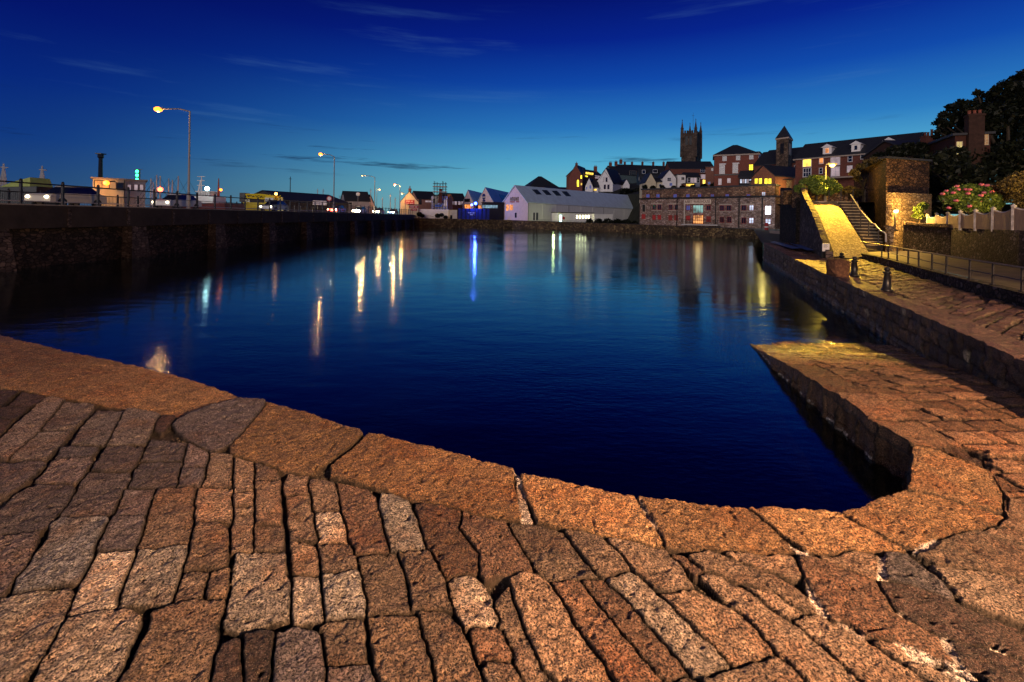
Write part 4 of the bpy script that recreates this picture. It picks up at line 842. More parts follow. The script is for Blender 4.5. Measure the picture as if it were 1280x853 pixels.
# building wrapped in scaffold
fc = house('white_shop', 'white rendered shop below a tall scaffold tower', 540, 245, 141, 559.5, 142, 2.6, 7, 'flat', .4, white, slate, cat='shop')
window(fc, fc.t, 555, 250, 558.5, 258, lit_p, trim, 1, 2); window(fc, fc.t, 541.5, 248.5, 543.5, 254, glass, trim, 1, 2); window(fc, fc.t, 544, 256, 552, 259, lit_b, trim, 3, 1)
def scaffold():
    Y = 139.5; a = P(542.5, 241, Y); b = P(556.5, 241, Y); zt_ = P(0+548, 226.5, Y).z
    t = thing('scaffold_tower', 'open scaffold tower rising above the white shop roof', 'scaffold', ((a.x+b.x)/2, Y, 2.6))
    for i in range(5):
        for dy in (0, 1.5): x = a.x+(b.x-a.x)*i/4; MB().tube([(x,Y+dy,2.6),(x,Y+dy,zt_-(i*7%3)*.35)], .07, 5).build('standard', iron, t)
    for py in (243.5, 239.5, 236.2, 233, 229.5):
        z_ = P(548, py, Y).z; w_ = .25 if py in (239.5, 233) else .08
        MB().box(a.x-.4,b.x+.4,Y-.1,Y+1.6,z_-w_,z_).build('platform' if w_ > .1 else 'ledger', timber if w_ > .1 else iron, t)
    MB().tube([(a.x,Y,P(0,243,Y).z),(b.x,Y,P(0,233,Y).z)], .05, 5).build('brace', iron, t)
    x = a.x+(b.x-a.x)*.55; MB().lathe((x,Y+.8,P(0,246,Y).z), [(.8,0),(.55,1.6),(.55,2.6),(.3,3.2),(.6,4.2)], 8).build('chimney_stack', brick, t)
scaffold()
fc = house('loading_ramp_roof', 'orange-brown sloping timber gangway leaning on the dark terrace', 560, 249, 149, 566, 150, 2.6, 2, 'front', 1.4, timber, mat('orange_timber', (.5,.2,.05), .7, .2, 3), cat='porch')
# white wall along the far quay
fc = Face(524.5, 261.5, 129.5, 561, 261.5, 131); t = thing('quay_wall_white', 'long white painted wall with ivy patches along the far quay', 'wall', fc.pt(fc.L/2,0,2.6)); w_ = MB(); fc.box(w_, 0, fc.L, 0, .4, 2.3, fc.a.z); w_.build('wall', white, t)
fc = Face(561.5, 262.5, 129.2, 571.5, 262.5, 129.8); t = thing('white_gate_block', 'pale square store block at the right end of the white quay wall', 'store', fc.pt(fc.L/2,0,2.6)); w_ = MB(); fc.box(w_, 0, fc.L, 0, 2.5, 2.3, fc.a.z); w_.build('wall', cream, t); window(fc, t, 563, 269.5, 565, 273.6, glass, darkpaint, 1, 1, name='door')
fc = Face(572.5, 260.5, 130, 612, 260.5, 133); t = thing('blue_hoarding', 'dark blue hoarding with small white lettering below the blue beacon', 'hoarding', fc.pt(fc.L/2,0,2.5)); w_ = MB(); fc.box(w_, 0, fc.L, 0, .2, 2.2, fc.a.z); w_.build('board', bluep, t)
blocks(fc, t, 585, 265.5, 594, 267, trim, 10); blocks(fc, t, 587, 268, 593, 269.3, trim, 7)
for i in range(9): u = fc.L*i/8; w_ = MB(); fc.box(w_, u-.06, u+.06, -.1, .0, 2.2, fc.a.z); w_.build('post', iron, t)
# beacon
q = P(594.5, 254.5, 131.5); t = thing('beacon_post', 'post carrying blazing blue lamps in front of the pink gabled sheds', 'beacon', (q.x,q.y,2.5))
MB().tube([(q.x,q.y,2.5),(q.x,q.y,q.z)], .09).tube([(q.x,q.y,q.z),(q.x-1.2,q.y,q.z-.4)], .06).build('post', iron, t); MB().ball(q, .42).build('blue_lamp', glow_bl, t); MB().ball((q.x-1.1,q.y,q.z-.4), .3).build('blue_lamp', glow_bl, t); lamp('lamp_light', (q.x,q.y-.9,q.z), 1500, (.08,.16,1), .3, t)
# two gabled sheds
def shed(label, gx0, gxa, gx1, ye0, ya, rx, ry, Yg, Yr, wm, rm, depth_px=None, base=2.4, lit=None):
    """gable gx0..gx1 facing us-left with apex gxa; long side from gx1 to rx"""
    A_ = P(gx0, ye0, Yg+8); B_ = P(gx1, ye0, Yg); 
    C_ = P(rx, ry, Yr)
    ze = P(gx1, ye0, Yg).z; za = P(gxa, ya, Yg+4).z
    d = Vector((C_.x-B_.x, C_.y-B_.y, 0)); g = Vector((A_.x-B_.x, A_.y-B_.y, 0))
    t = thing('boat_shed', label, 'shed', (B_.x, B_.y, base))
    def p(s, g_, z): q = Vector((B_.x, B_.y, 0))+d*s+g*g_; return (q.x, q.y, z)
    zd = (C_.z-ze)*.9 if label.startswith('big') else 0
    w_ = MB(); w_.hexa([p(0,0,base),p(1,0,base),p(1,1,base),p(0,1,base),p(0,0,ze),p(1,0,ze+zd),p(1,1,ze+zd),p(0,1,ze)])
    wl = w_.build('side_wall', wm, t)
    gb = MB(); e = -.02/d.length; gb.add([p(e,0,base),p(e,1,base),p(e,1,ze),p(e,.5,za-.05),p(e,0,ze),p(1.0,0,ze+zd),p(1.0,1,ze+zd),p(1.0,.5,za+zd-.05)], [(0,1,2,3,4),(5,6,7),(2,6,7,3),(3,7,5,4)])
    gb.build('gable', pinkish, t)
    r = MB(); o_ = .02; sl = (za-ze)/.5
    for (g0, g1) in ((-o_, .5), (1+o_, .5)):
        z0 = ze-sl*o_; q = [p(-.01,g0,z0),p(1.01,g0,z0+zd),p(1.01,g1,za+zd),p(-.01,g1,za)]
        r.hexa([(x,y,z) for x,y,z in q]+[(x,y,z+.22) for x,y,z in q])
    rf = r.build('roof', rm, t)
    class S: pass
    s = S(); s.t = t; s.roof = rf; s.p = p; s.ze = ze; s.za = za; s.d = d; s.g = g; s.zd = zd; s.base = base
    s.side = Face(gx1, ye0, Yg, rx, ye0, Yr); s.gab = Face(gx0, ye0, Yg+8, gx1, ye0, Yg); return s
s = shed('small gabled shed with orange-lit pink front, left of the twin sheds', 578, 583.7, 592, 255, 238, 616, 254, 146, 175, bluep, tin)
panel(s.gab, s.t, 580.5, 249, 587.5, 252.5, darkpaint, 'sign_board'); window(s.gab, s.t, 581, 256, 589, 261, lit_o, darkpaint, 3, 1)
s = shed('middle gabled shed with a round dark emblem on its pink front', 597, 604.5, 616.5, 252.5, 235, 648, 251.5, 142, 175, darkpaint, tin)
c_ = s.gab; u, z_ = c_.hit(605, 246); mb_ = MB(); mb_.tube([c_.pt(u,-.12,z_), c_.pt(u,-.02,z_)], 1.0, 18); em = mb_.build('round_emblem', bluep, s.t); blocks(c_, em, 602.5, 246, 607.5, 247.5, trim, 5, t=-.2); panel(c_, s.t, 603.5, 250, 606.8, 252.3, bluep, 'lower_plate', -.1)
for x in (598, 602, 606): window(s.gab, s.t, x, 257, x+3, 262, lit_o, darkpaint, 1, 1)
u0 = .45; 
w_ = MB().hexa([s.p(.35,.12,s.ze+(s.za-s.ze)*.24+.25),s.p(.62,.12,s.ze+(s.za-s.ze)*.24+.25),s.p(.62,.3,s.ze+(s.za-s.ze)*.6+.25),s.p(.35,.3,s.ze+(s.za-s.ze)*.6+.25)]+[s.p(.35,.12,s.ze+(s.za-s.ze)*.24+.33),s.p(.62,.12,s.ze+(s.za-s.ze)*.24+.33),s.p(.62,.3,s.ze+(s.za-s.ze)*.6+.33),s.p(.35,.3,s.ze+(s.za-s.ze)*.6+.33)]); w_.build('skylight', tin_dk, s.roof)
fc = house('dark_store', 'low black flat-roofed store between the pink gabled sheds and the big white shed', 604, 253.5, 137, 629, 138, 2.4, 4, 'flat', .3, darkpaint, darkpaint, cat='store')
window(fc, fc.t, 603, 256.5, 622, 260.5, lit_w and emit('dim_cyan_room', (.35,.6,.75), .5, .5, 1), iron, 6, 1)
# the big white shed
s = shed('big white shed with a long pale blue metal roof and four dark skylights', 629.5, 644, 660, 253, 232.5, 799, 261.5, 131, 165, shedwall, tin, base=2.2)
fcS = s.side
for i in range(4):
    def rp(px, py):   # intersect the near roof slope
        o_ = Vector(s.p(0,0,s.ze+.24)); a_ = Vector(s.p(1,0,s.ze+s.zd+.24))-o_; b_ = Vector(s.p(0,.5,s.za+.24))-o_; n_ = a_.cross(b_); r_ = P(px,py,1)-Vector((0,0,H)); return Vector((0,0,H))+r_*((o_-Vector((0,0,H))).dot(n_)/r_.dot(n_))
    x = 665+i*12.3; y_ = 237.3+i*.75
    q = [rp(x+5.8,y_+6), rp(x+11.9,y_+6), rp(x+6.3,y_), rp(x,y_)]; n_ = (q[1]-q[0]).cross(q[3]-q[0]).normalized(); n_ = n_ if n_.z > 0 else -n_
    MB().hexa([tuple(v) for v in q]+[tuple(v+n_*.08) for v in q]).build('skylight', tin_dk, s.roof)
for i in range(10):
    u = fcS.L*(i+.02)/9.6; m_ = MB(); fcS.box(m_, u, u+.12, -.06, 0, 2.2, s.ze+s.zd*u/fcS.L-.3); 
    if i in (0, 6, 7) or True: m_.build('downpipe' if i % 3 == 0 else 'cladding_rib', galv if i % 3 == 0 else shedwall, s.t)
m_ = MB(); m_.tube([fcS.pt(0,-.12,s.ze-.15), fcS.pt(fcS.L,-.12,s.ze+s.zd-.15)], .11, 8); m_.build('gutter', trim, s.t)
blocks(s.gab, s.t, 638, 246.8, 649, 251, darkpaint, 5, 'sign_lettering', -.12); blocks(s.gab, s.t, 637.8, 251.8, 649.2, 253.2, redpaint, 9, 'red_sign_lettering', -.12)
window(s.gab, s.t, 633, 256, 636, 263.5, lit_o, trim, 1, 1); window(s.gab, s.t, 637.2, 256, 641.5, 263, lit_o, trim, 1, 1)
window(s.gab, s.t, 644, 266.5, 645.6, 272, glass, darkpaint, 1, 1, name='door')
window(fcS, s.t, 666.3, 266, 668.6, 275.5, glass, trim, 1, 1, name='side_door'); window(fcS, s.t, 670, 266, 672.5, 275.5, tin_dk, trim, 1, 1, name='door_leaf')
fcA = house('site_cabin', 'low white flat-roofed annex with five lit windows in front of the big white shed', 697, 266.2, 130, 742, 134, 2.1, 4, 'flat', .2, white, darkpaint, cat='cabin', over=.15)
window(fcA, fcA.t, 699.2, 269, 702, 277.5, lit_cy, trim, 1, 1, name='door'); 
u, z_ = fcA.hit(704.3, 272.8); m_ = MB(); m_.tube([fcA.pt(u,-.1,z_), fcA.pt(u,-.02,z_)], .42, 18); m_.build('red_disc', redpaint, fcA.t)
for i in range(5): window(fcA, fcA.t, 720.3+i*3.6, 269.2, 722.2+i*3.6, 273.2, lit_g, trim, 1, 1)
fcB = house('pale_lean_to', 'low pale lean-to at the right end of the white annex', 743, 268.5, 132, 766, 134, 2.1, 4, 'flat', .2, shedwall, shedwall, cat='lean-to', over=.05)
lamp('shed_floodlight', P(692, 273, 126.5), 260, (.85,1,.35), .3)
q = P(692, 277.3, 127); t = thing('ground_floodlight', 'small yellow-green floodlight lying at the foot of the big white shed', 'floodlight', q); MB().box(q.x-.3,q.x+.3,q.y-.2,q.y+.2,q.z-.2,q.z+.15).build('housing', iron, t); MB().box(q.x-.25,q.x+.25,q.y+.2,q.y+.24,q.z-.1,q.z+.15).build('lamp_glass', emit('green_white_floodlight', (.9,1,.4), 3), t)
t = thing('quay_railing', 'thin steel railing in front of the big white shed', 'railing', P(700, 278, 125.5))
for i in range(16): 
    q = P(672+i*4.6, 274.4+i*.2, 125.5-i*.5); MB().tube([(q.x,q.y,2.2),q], .03, 5).build('post', galv, t)
MB().tube([P(672,274.4,125.5),P(741,277.4,118)], .03, 5).tube([P(672,276,125.5),P(741,279,118)], .025, 5).build('rail', galv, t)
# ------------------------------------------------------------------ houses on the hill behind the shed
_house = house
def house(name, label, ax, ay, YA, bx, YB, *a, **k):
    s_ = 1.32 if ax < 800 else 1.0
    return _house(name, label, ax, ay, YA*s_, bx, YB*s_, *a, **k)
fc = house('slate_roofed_hall', 'low hall with a black pyramid roof rising behind the big white shed', 662, 233.5, 175, 699, 178, 2.5, 16, 'hip', 6.2, brick_dk, slate, cat='hall')
fc = house('low_terrace', 'long low black-roofed terrace between the pyramid roof and the brick house', 684, 236, 168, 716, 172, 3, 9, 'side', 1.2, brick_lt, slate)
for x in (668, 678, 690): pass
fc = house('brick_house', 'tall red brick gabled house with yellow-lit windows left of the pink gables', 711.5, 220.5, 165, 728, 163, 5, 16, 'front', 5.4, brick, slate)
fc_ = fc
window(fc, fc.t, 721.3, 225, 723.6, 233.5, lit_yy, brick_dk, 1, 2, arch=True); window(fc, fc.t, 725.8, 219.5, 727.4, 223.6, lit_yy, brick_dk, 1, 1); window(fc, fc.t, 726, 229, 727.6, 231.8, lit_y, brick_dk, 1, 1)
u, z_ = fc.hit(720, 210); chimney(fc.roof, fc.pt(u, .8, z_-1.6), 1.1, 1.0, 3.9, brick, 1)
fc = house('brick_wing', 'long dark-roofed wing running right from the tall brick gable', 728.5, 219, 166, 756, 176, 5, 10, 'side', 3.6, brick_dk, slate)
window(fc, fc.t, 731, 219.5, 734.5, 221.5, lit_yy, trim, 2, 1); window(fc, fc.t, 744, 219.5, 751, 224, lit_p, trim, 3, 1)
w_ = MB(); a = Vector(fc.pt(0,0,fc.ze)); u, z_ = fc.hit(734, 216.5); u2, _ = fc.hit(743, 215.5)
for k in range(3): w_ = MB(); fc.box(w_, u+k*(u2-u)/3, u+(k+.8)*(u2-u)/3, .3+k*.05, .9, z_-.4, z_+.5); w_.build('lit_rooflight', lit_y, fc.roof)
u, z_ = fc.hit(753.5, 212); chimney(fc.roof, fc.pt(u, 4.5, z_-1.6), 1.6, 1.2, 3.4, brick, 2)
fc = house('white_gabled_house', 'white house with a steep gable, three lower and two upper dark windows', 748, 229.5, 150, 766, 147, 5, 12, 'front', 6.4, white, slate, over=.15)
for x in (750.6, 755, 759.5): window(fc, fc.t, x, 231.3, x+2.1, 236.4, glass, brick_dk, 1, 2)
for x in (753.2, 757.4): window(fc, fc.t, x, 222.4, x+1.7, 227.4, glass, brick_dk, 1, 2)
fside = Face(766.3, 229.5, 147, 778, 229.5, 158)
fc2 = house('white_side_wing', 'blank white side wall with a black roof right of the steep white gable', 766.4, 229.3, 147.2, 779, 156, 5, 8, 'side', 5.6, white, slate)
fc = house('small_white_gable', 'small white gabled porch house left of the steep white gable', 731.5, 233.5, 148, 741, 147, 5, 9, 'front', 3.6, white, slate, over=.1)
window(fc, fc.t, 737, 231.8, 738.9, 236, lit_b, trim, 1, 1); window(fc, fc.t, 732.8, 234, 734, 237, lit_b, trim, 1, 1)
fc = house('white_link', 'low white link wall between the small and the steep white gables', 741, 234, 148.5, 748, 148.5, 5, 5, 'side', 3.0, white, slate)
window(fc, fc.t, 742, 236.4, 745.6, 238.4, lit_y, trim, 2, 1)
fc = house('white_lower_gable', 'small white gable end just left of the dark trees', 779, 231, 152, 787, 152, 5, 8, 'front', 2.4, white, slate, over=.1)
fc = house('dormered_terrace', 'dark terrace with chimneys and a greenish bay behind the white gables', 768, 218, 185, 799, 190, 8, 12, 'side', 5.0, mat('dark_green_render', (.10,.14,.14), .8, .3, 1.5), slate)
window(fc, fc.t, 771.5, 217.5, 774, 221.5, lit_p, trim, 1, 1); window(fc, fc.t, 787, 213.5, 795, 219.5, tin_dk, stonetrim, 3, 2, name='bay_window')
for px, py in ((763,207.5),(770,206.5),(776,204)): q = P(px, py, 250); chimney(fc.roof, (q.x,q.y,q.z-.5), 1.5, 1.0, 2.3, brick_dk, 2)
# long ridge of terraces below the church
fcT = house('ridge_terrace', 'very long black-roofed terrace with evenly spaced chimneys along the skyline', 776, 213.5, 200, 856, 205, 10, 12, 'side', 4.2, brick_dk, slate, group=None)
for px in (781, 790, 803, 816.5, 829.5, 842.5): q = P(px, 206.5, 275); chimney(fcT.roof, (q.x,q.y,q.z-1.2), 1.1, .9, 3.0, brick_dk, 1)
fcU = house('tall_terrace', 'high black-roofed terrace between the church tower and the Georgian house', 838, 211, 190, 893, 188, 10, 12, 'side', 3.6, brick_dk, slate)
window(fcU, fcU.t, 876, 211, 881, 215.5, glass, trim, 2, 2)
fc = house('brown_house', 'narrow brown rendered house against the left side of the Georgian house', 882, 209, 150, 892.5, 149, 5, 8, 'flat', .3, brick_lt, slate)
window(fc, fc.t, 889.3, 210.7, 891.3, 213.6, glass, trim, 1, 1); window(fc, fc.t, 885.2, 228, 887.6, 230.5, lit_b, trim, 1, 1)
fc = house('lit_porch_house', 'small dark house with an orange-lit doorway below the tall terrace', 874, 217, 152, 882, 152, 5, 6, 'flat', .3, brick_dk, slate); window(fc, fc.t, 878.5, 225, 882, 230, lit_y, trim, 1, 1)
window(fc, fc.t, 876.2, 218.5, 881.4, 223.6, lit_p, trim, 1, 1)
fc = house('dormer_row', 'dark slate-hung row with three lit dormer windows above the white cottages', 799, 221, 160, 857, 158, 7, 8, 'side', 4.2, slate_bl, slate)
for (x0,y0,x1,y1,pn) in [(803,213,806.5,217,lit_p),(816.5,212.5,821.5,216,lit_p),(832,211.5,837,216.3,lit_p),(851,211,856.5,216,lit_p),(799,221,802.5,225.5,lit_p),(814,220.8,817.5,225,lit_p),(826,217,829.5,221,lit_w)]:
    u0, z1 = fc.hit(x0, y0); u1, z0 = fc.hit(x1, y1); d_ = MB(); fc.box(d_, u0-.3, u1+.3, .1, 3.0, z0-.4, z1+.35); dm = d_.build('dormer', slate_bl, fc.t)
    d_ = MB(); fc.box(d_, u0-.12, u1+.12, .04, .1, z0-.12, z1+.12); d_.build('window_frame', trim, dm); d_ = MB(); fc.box(d_, u0, u1, .0, .04, z0, z1); d_.build('pane', glass if pn is lit_p else pn, dm)
for (x0, x1, ye, rg, lab) in [(807,820,228,2.0,'small cream gabled cottage, leftmost above the stone warehouse'),(828.5,845,222.7,1.7,'white gabled cottage with two dark windows above the stone warehouse')]:
    fc = house('cottage', lab, x0, ye, 128, x1, 128, 8, 6, 'front', rg+.6, white if x0 > 820 else cream, slate, group='white cottages above the stone warehouse', over=.12)
    if x0 > 820: window(fc, fc.t, 834.3, 222.6, 838.4, 226.5, glass, trim, 2, 2); window(fc, fc.t, 837, 229, 840, 232.5, lit_b, trim, 2, 1); window(fc, fc.t, 823.5, 226, 825.5, 231, glass, trim, 1, 1) if False else None
fc = house('cottage', 'low pale lean-to cottage joined to the left of the white gabled cottage', 820.5, 227.5, 128.5, 828.5, 128.5, 8, 5, 'side', 1.2, cream, slate, group='white cottages above the stone warehouse'); window(fc, fc.t, 824, 230.5, 826.5, 233.5, glass, trim, 1, 1)
fc = house('cottage', 'narrow tall white cottage right of the gabled white cottage', 847, 218.8, 129, 857, 129, 8, 5, 'flat', .2, white, slate, group='white cottages above the stone warehouse'); window(fc, fc.t, 851.8, 221.8, 855.2, 225, glass, trim, 2, 1)
fc = house('conservatory', 'glazed white conservatory right of the narrow white cottage', 858.5, 221.5, 130, 875, 130, 8, 5, 'side', 1.4, mat('dim_blue_render', (.25,.27,.34), .7, .2, 2), slate)
for i in range(4): window(fc, fc.t, 860+i*3.8, 222.5, 862.6+i*3.8, 228.5, lit_p if i in (1,2) else glass, trim, 1, 2)
fc = house('garden_kiosk', 'small orange-lit garden kiosk above the middle of the stone warehouse', 857, 229.8, 126, 868.5, 126, 8, 3, 'flat', .2, brick_lt, slate); window(fc, fc.t, 857.6, 230.2, 867.6, 233, lit_y, timber, 4, 1)
# ------------------------------------------------------------------ the church tower
def church():
    Y = 230; a = P(852, 163, Y); b = P(870, 163, Y-2); c2 = P(875.6, 163, Y+5)
    t = thing('church_tower', 'tall square church tower with four corner pinnacles and a flagpole', 'church tower', (b.x, b.y, 22))
    d1 = Vector((b.x-a.x, b.y-a.y, 0)); d2 = Vector((c2.x-b.x, c2.y-b.y, 0)); zt_ = a.z-1.5
    def p(u, v, z): q = Vector((a.x, a.y, 0))+d1*u+d2*v; return (q.x, q.y, z)
    MB().hexa([p(0,0,18),p(1,0,18),p(1,1.2,18),p(0,1.2,18),p(0,0,zt_),p(1,0,zt_),p(1,1.2,zt_),p(0,1.2,zt_)]).build('shaft', churchstone, t)
    for z_ in (zt_-12, zt_-6.5, zt_-.6): MB().hexa([p(-.02,-.02,z_),p(1.02,-.02,z_),p(1.02,1.22,z_),p(-.02,1.22,z_)]+[p(-.02,-.02,z_+.35),p(1.02,-.02,z_+.35),p(1.02,1.22,z_+.35),p(-.02,1.22,z_+.35)]).build('string_course', churchstone, t)
    m = MB()
    for i in range(6):
        u = i/6+.02; m.hexa([p(u,0,zt_),p(u+.1,0,zt_),p(u+.1,.08,zt_),p(u,.08,zt_)]+[p(u,0,zt_+1.3),p(u+.1,0,zt_+1.3),p(u+.1,.08,zt_+1.3),p(u,.08,zt_+1.3)])
        v = i/5; m.hexa([p(.93,v,zt_),p(1,v,zt_),p(1,v+.12,zt_),p(.93,v+.12,zt_)]+[p(.93,v,zt_+1.3),p(1,v,zt_+1.3),p(1,v+.12,zt_+1.3),p(.93,v+.12,zt_+1.3)])
    m.build('battlements', churchstone, t)
    for (u, v) in ((.03,.03),(.97,.03),(.97,1.15),(.2,1.15)):
        q = p(u, v, zt_-12); MB().lathe(q, [(.95,0),(.85,12),(.75,14.2),(.95,14.3),(.6,14.8),(.08,18.2),(.25,18.3),(.02,19.2)], 6).build('pinnacle', churchstone, t)
    for u in (.28, .56): MB().hexa([p(u,-.01,zt_-6),p(u+.16,-.01,zt_-6),p(u+.16,.02,zt_-6),p(u,.02,zt_-6)]+[p(u,-.01,zt_-1.6),p(u+.16,-.01,zt_-1.6),p(u+.16,.02,zt_-1.6),p(u,.02,zt_-1.6)]).build('belfry_louvre', darkpaint, t)
    q = p(.6, .6, zt_); top = P(864, 139.5, Y).z; MB().tube([q, (q[0],q[1],top)], .09, 6, .05).build('flagpole', iron, t); MB().tube([(q[0]-.6,q[1],top-1.4),(q[0]+.6,q[1],top-1.4)], .05, 5).build('weather_vane', iron, t)
church()
# ------------------------------------------------------------------ Georgian house, chapel tower and wing
fc = house('georgian_house', 'three-storey red brick Georgian house with white framed windows', 893, 194, 118, 948, 114, 6, 11, 'hip', 3.2, brick, slate, over=.35)
for x, y in ((903.6,195.6),(920.6,194.6),(937,193.5)): window(fc, fc.t, x, y, x+4.2, y+5.4, glass, trim, 2, 2)
for x, y in ((900,207),(916.5,206)):
    w_ = window(fc, fc.t, x, y, x+5.2, y+10, glass, trim, 3, 4, fw=.2); u, z_ = fc.hit(x-1, y-.7); u2, _ = fc.hit(x+7.5, y); m_ = MB(); fc.box(m_, u, u2, -.3, .02, z_, z_+.3); m_.build('cornice', trim, w_)
window(fc, fc.t, 936.5, 206, 941, 215, lit_yy, brick_dk, 3, 4)
window(fc, fc.t, 898.3, 224, 901.5, 231, lit_p, trim, 1, 2); window(fc, fc.t, 909.5, 223.5, 912.8, 228.5, lit_p, trim, 1, 2)
u, z_ = fc.hit(900, 219.6); u2, _ = fc.hit(944, 219); m_ = MB(); fc.box(m_, 0, fc.L, -.15, .02, z_, z_+.3); m_.build('string_course', darkpaint, fc.t); m_ = MB(); fc.box(m_, -.35, fc.L+.35, -.38, .05, fc.ze-.35, fc.ze-.02); m_.build('cornice', stonetrim, fc.t)
fc = house('white_return', 'narrow white rendered return wall right of the Georgian house', 948.6, 190.5, 114.5, 953.5, 120, 6, 6, 'flat', .2, white, slate, cat='wall')
fc = house('verandah', 'white glazed verandah with a black roof in front of the Georgian house', 924, 221.5, 113, 940, 111, 8, 3, 'side', 1.5, darkpaint, slate, cat='verandah')
for i in range(5): window(fc, fc.t, 925.5+i*2.9, 224.5, 927.2+i*2.9, 229, lit_p if i % 2 else lit_w, trim, 1, 1)
fc = house('chapel_wing', 'dark chapel wing with arched windows, one lit yellow, behind the lit gable house', 943, 207, 108, 998, 100, 6, 9, 'side', 3.4, brick_dk, slate, cat='chapel')
window(fc, fc.t, 950.5, 209.5, 954, 216, glass, trim, 1, 2, arch=True); window(fc, fc.t, 962, 208.5, 967, 215.5, lit_yy, brick_dk, 3, 3, arch=True); window(fc, fc.t, 974, 207.8, 978, 216.4, glass, trim, 1, 2, arch=True); window(fc, fc.t, 993.3, 207, 996, 216.4, glass, trim, 1, 2, arch=True)
fc = house('rear_roof_block', 'dark slate-roofed block with one greenish window behind the chapel tower', 954, 197.5, 125, 1000, 118, 6, 9, 'side', 2.4, darkpaint, slate)
window(fc, fc.t, 966.5, 194.5, 969, 198, emit('dim_green_room', (.3,.55,.45), .5), trim, 1, 1)
def chapel():
    Y = 98; a = P(970.3, 173.5, Y); b = P(985.5, 173, Y-2.2); c2 = P(990.3, 173, Y+1)
    t = thing('chapel_tower', 'square stone chapel tower with a pointed pyramid roof', 'tower', (b.x,b.y,8)); d1 = Vector((b.x-a.x,b.y-a.y,0)); d2 = Vector((c2.x-b.x,c2.y-b.y,0))
    def p(u, v, z): q = Vector((a.x,a.y,0))+d1*u+d2*v; return (q.x,q.y,z)
    z1 = a.z
    MB().hexa([p(0,0,6),p(1,0,6),p(1,1,6),p(0,1,6),p(0,0,z1),p(1,0,z1),p(1,1,z1),p(0,1,z1)]).build('shaft', churchstone, t)
    MB().add([p(-.07,-.07,z1),p(1.07,-.07,z1),p(1.07,1.07,z1),p(-.07,1.07,z1),p(.5,.5,P(980,156.5,Y).z)], [(0,1,4),(1,2,4),(2,3,4),(3,0,4),(3,2,1,0)]).build('roof', slate, t)
    MB().hexa([p(-.06,-.06,z1-.3)[:2]+(z1-.3,),p(1.06,-.06,z1-.3),p(1.06,1.06,z1-.3),p(-.06,1.06,z1-.3)]+[p(-.06,-.06,z1-.01),p(1.06,-.06,z1-.01),p(1.06,1.06,z1-.01),p(-.06,1.06,z1-.01)]).build('cornice', stonetrim, t)
    for (u, v0, v1) in ((1.01,.25,.75),): MB().hexa([p(1,.25,z1-3.6),p(1.015,.25,z1-3.6),p(1.015,.75,z1-3.6),p(1,.75,z1-3.6),p(1,.25,z1-1.2),p(1.015,.25,z1-1.2),p(1.015,.75,z1-1.2),p(1,.75,z1-1.2)]).build('belfry_opening', stonetrim, t)
    MB().hexa([p(.35,-.015,z1-3.4),p(.65,-.015,z1-3.4),p(.65,0,z1-3.4),p(.35,0,z1-3.4),p(.35,-.015,z1-1.2),p(.65,-.015,z1-1.2),p(.65,0,z1-1.2),p(.35,0,z1-1.2)]).build('belfry_louvre', darkpaint, t)
chapel()
# yellow-lit gable house on the right end of the warehouse
fc = house('lit_gable_house', 'low stone gable house with yellow-lit windows above the right end of the warehouse', 939.5, 222.5, 95, 969, 90, 5, 10, 'front', 2.3, brick_lt, slate, over=.2)
for x in (943.6, 948.8, 956, 960.8): window(fc, fc.t, x, 223.6, x+3.6, 229.6, lit_yy, timber, 1, 1, fw=.06)
fc2 = house('lit_side_wing', 'stone side wing with one yellow window right of the lit gable house', 969.5, 224.5, 90.6, 989.5, 91.5, 3, 7, 'side', 1.0, masonry('sandy_rubble', [(.36,.28,.18),(.28,.2,.13),(.44,.34,.22)], (.1,.07,.05), .5), slate, over=.15)
window(fc2, fc2.t, 972, 225, 976, 230.8, lit_yy, timber, 1, 1, fw=.06)
window(fc2, fc2.t, 971.5, 244, 973.8, 250.5, brick_dk, timber, 1, 1, name='chimney_door')
lamp('window_glow', P(985, 232, 89), 260, (1,.65,.15), .4)
lamp('window_glow', P(955, 230, 88), 160, (1,.65,.15), .4)
fc3 = house('lit_link_block', 'low link block with a long yellow-lit window beneath the long brick building', 993, 222.8, 86, 1016, 84, 4, 6, 'flat', .25, brick_lt, slate); window(fc3, fc3.t, 994.5, 224, 1010, 230.5, lit_yy, timber, 4, 1, fw=.06)
# ------------------------------------------------------------------ the long brick building
fc = house('long_brick_building', 'long two-storey brick building with three dormers on its slate roof', 994.5, 198.6, 78, 1141, 66, 5, 10, 'side', 2.9, brick_dk, slate, over=.3, eave_dz=0)
for (x0,y0,x1,y1,pn,nx,ny) in [(1004,199.6,1013.8,208,lit_y,2,1),(1004.5,211,1013.5,220.6,glass,3,2),(1024.6,198,1029,204.5,lit_o,1,1),(1024.4,210.6,1028,217,glass,1,2),(1039,196.5,1049.5,206,lit_p,2,2),(1039.5,209.5,1049,219.8,lit_p,2,2),(1060.4,195.5,1065,202,glass,1,2),(1059.5,208,1065,215,lit_p,1,2),(1076.5,193.5,1087.5,198,glass,3,1),(1099.5,192,1104.6,197,glass,1,2),(1126,190,1132,192,lit_p,1,1)]:
    window(fc, fc.t, x0, y0, x1, y1, pn, trim, nx, ny)
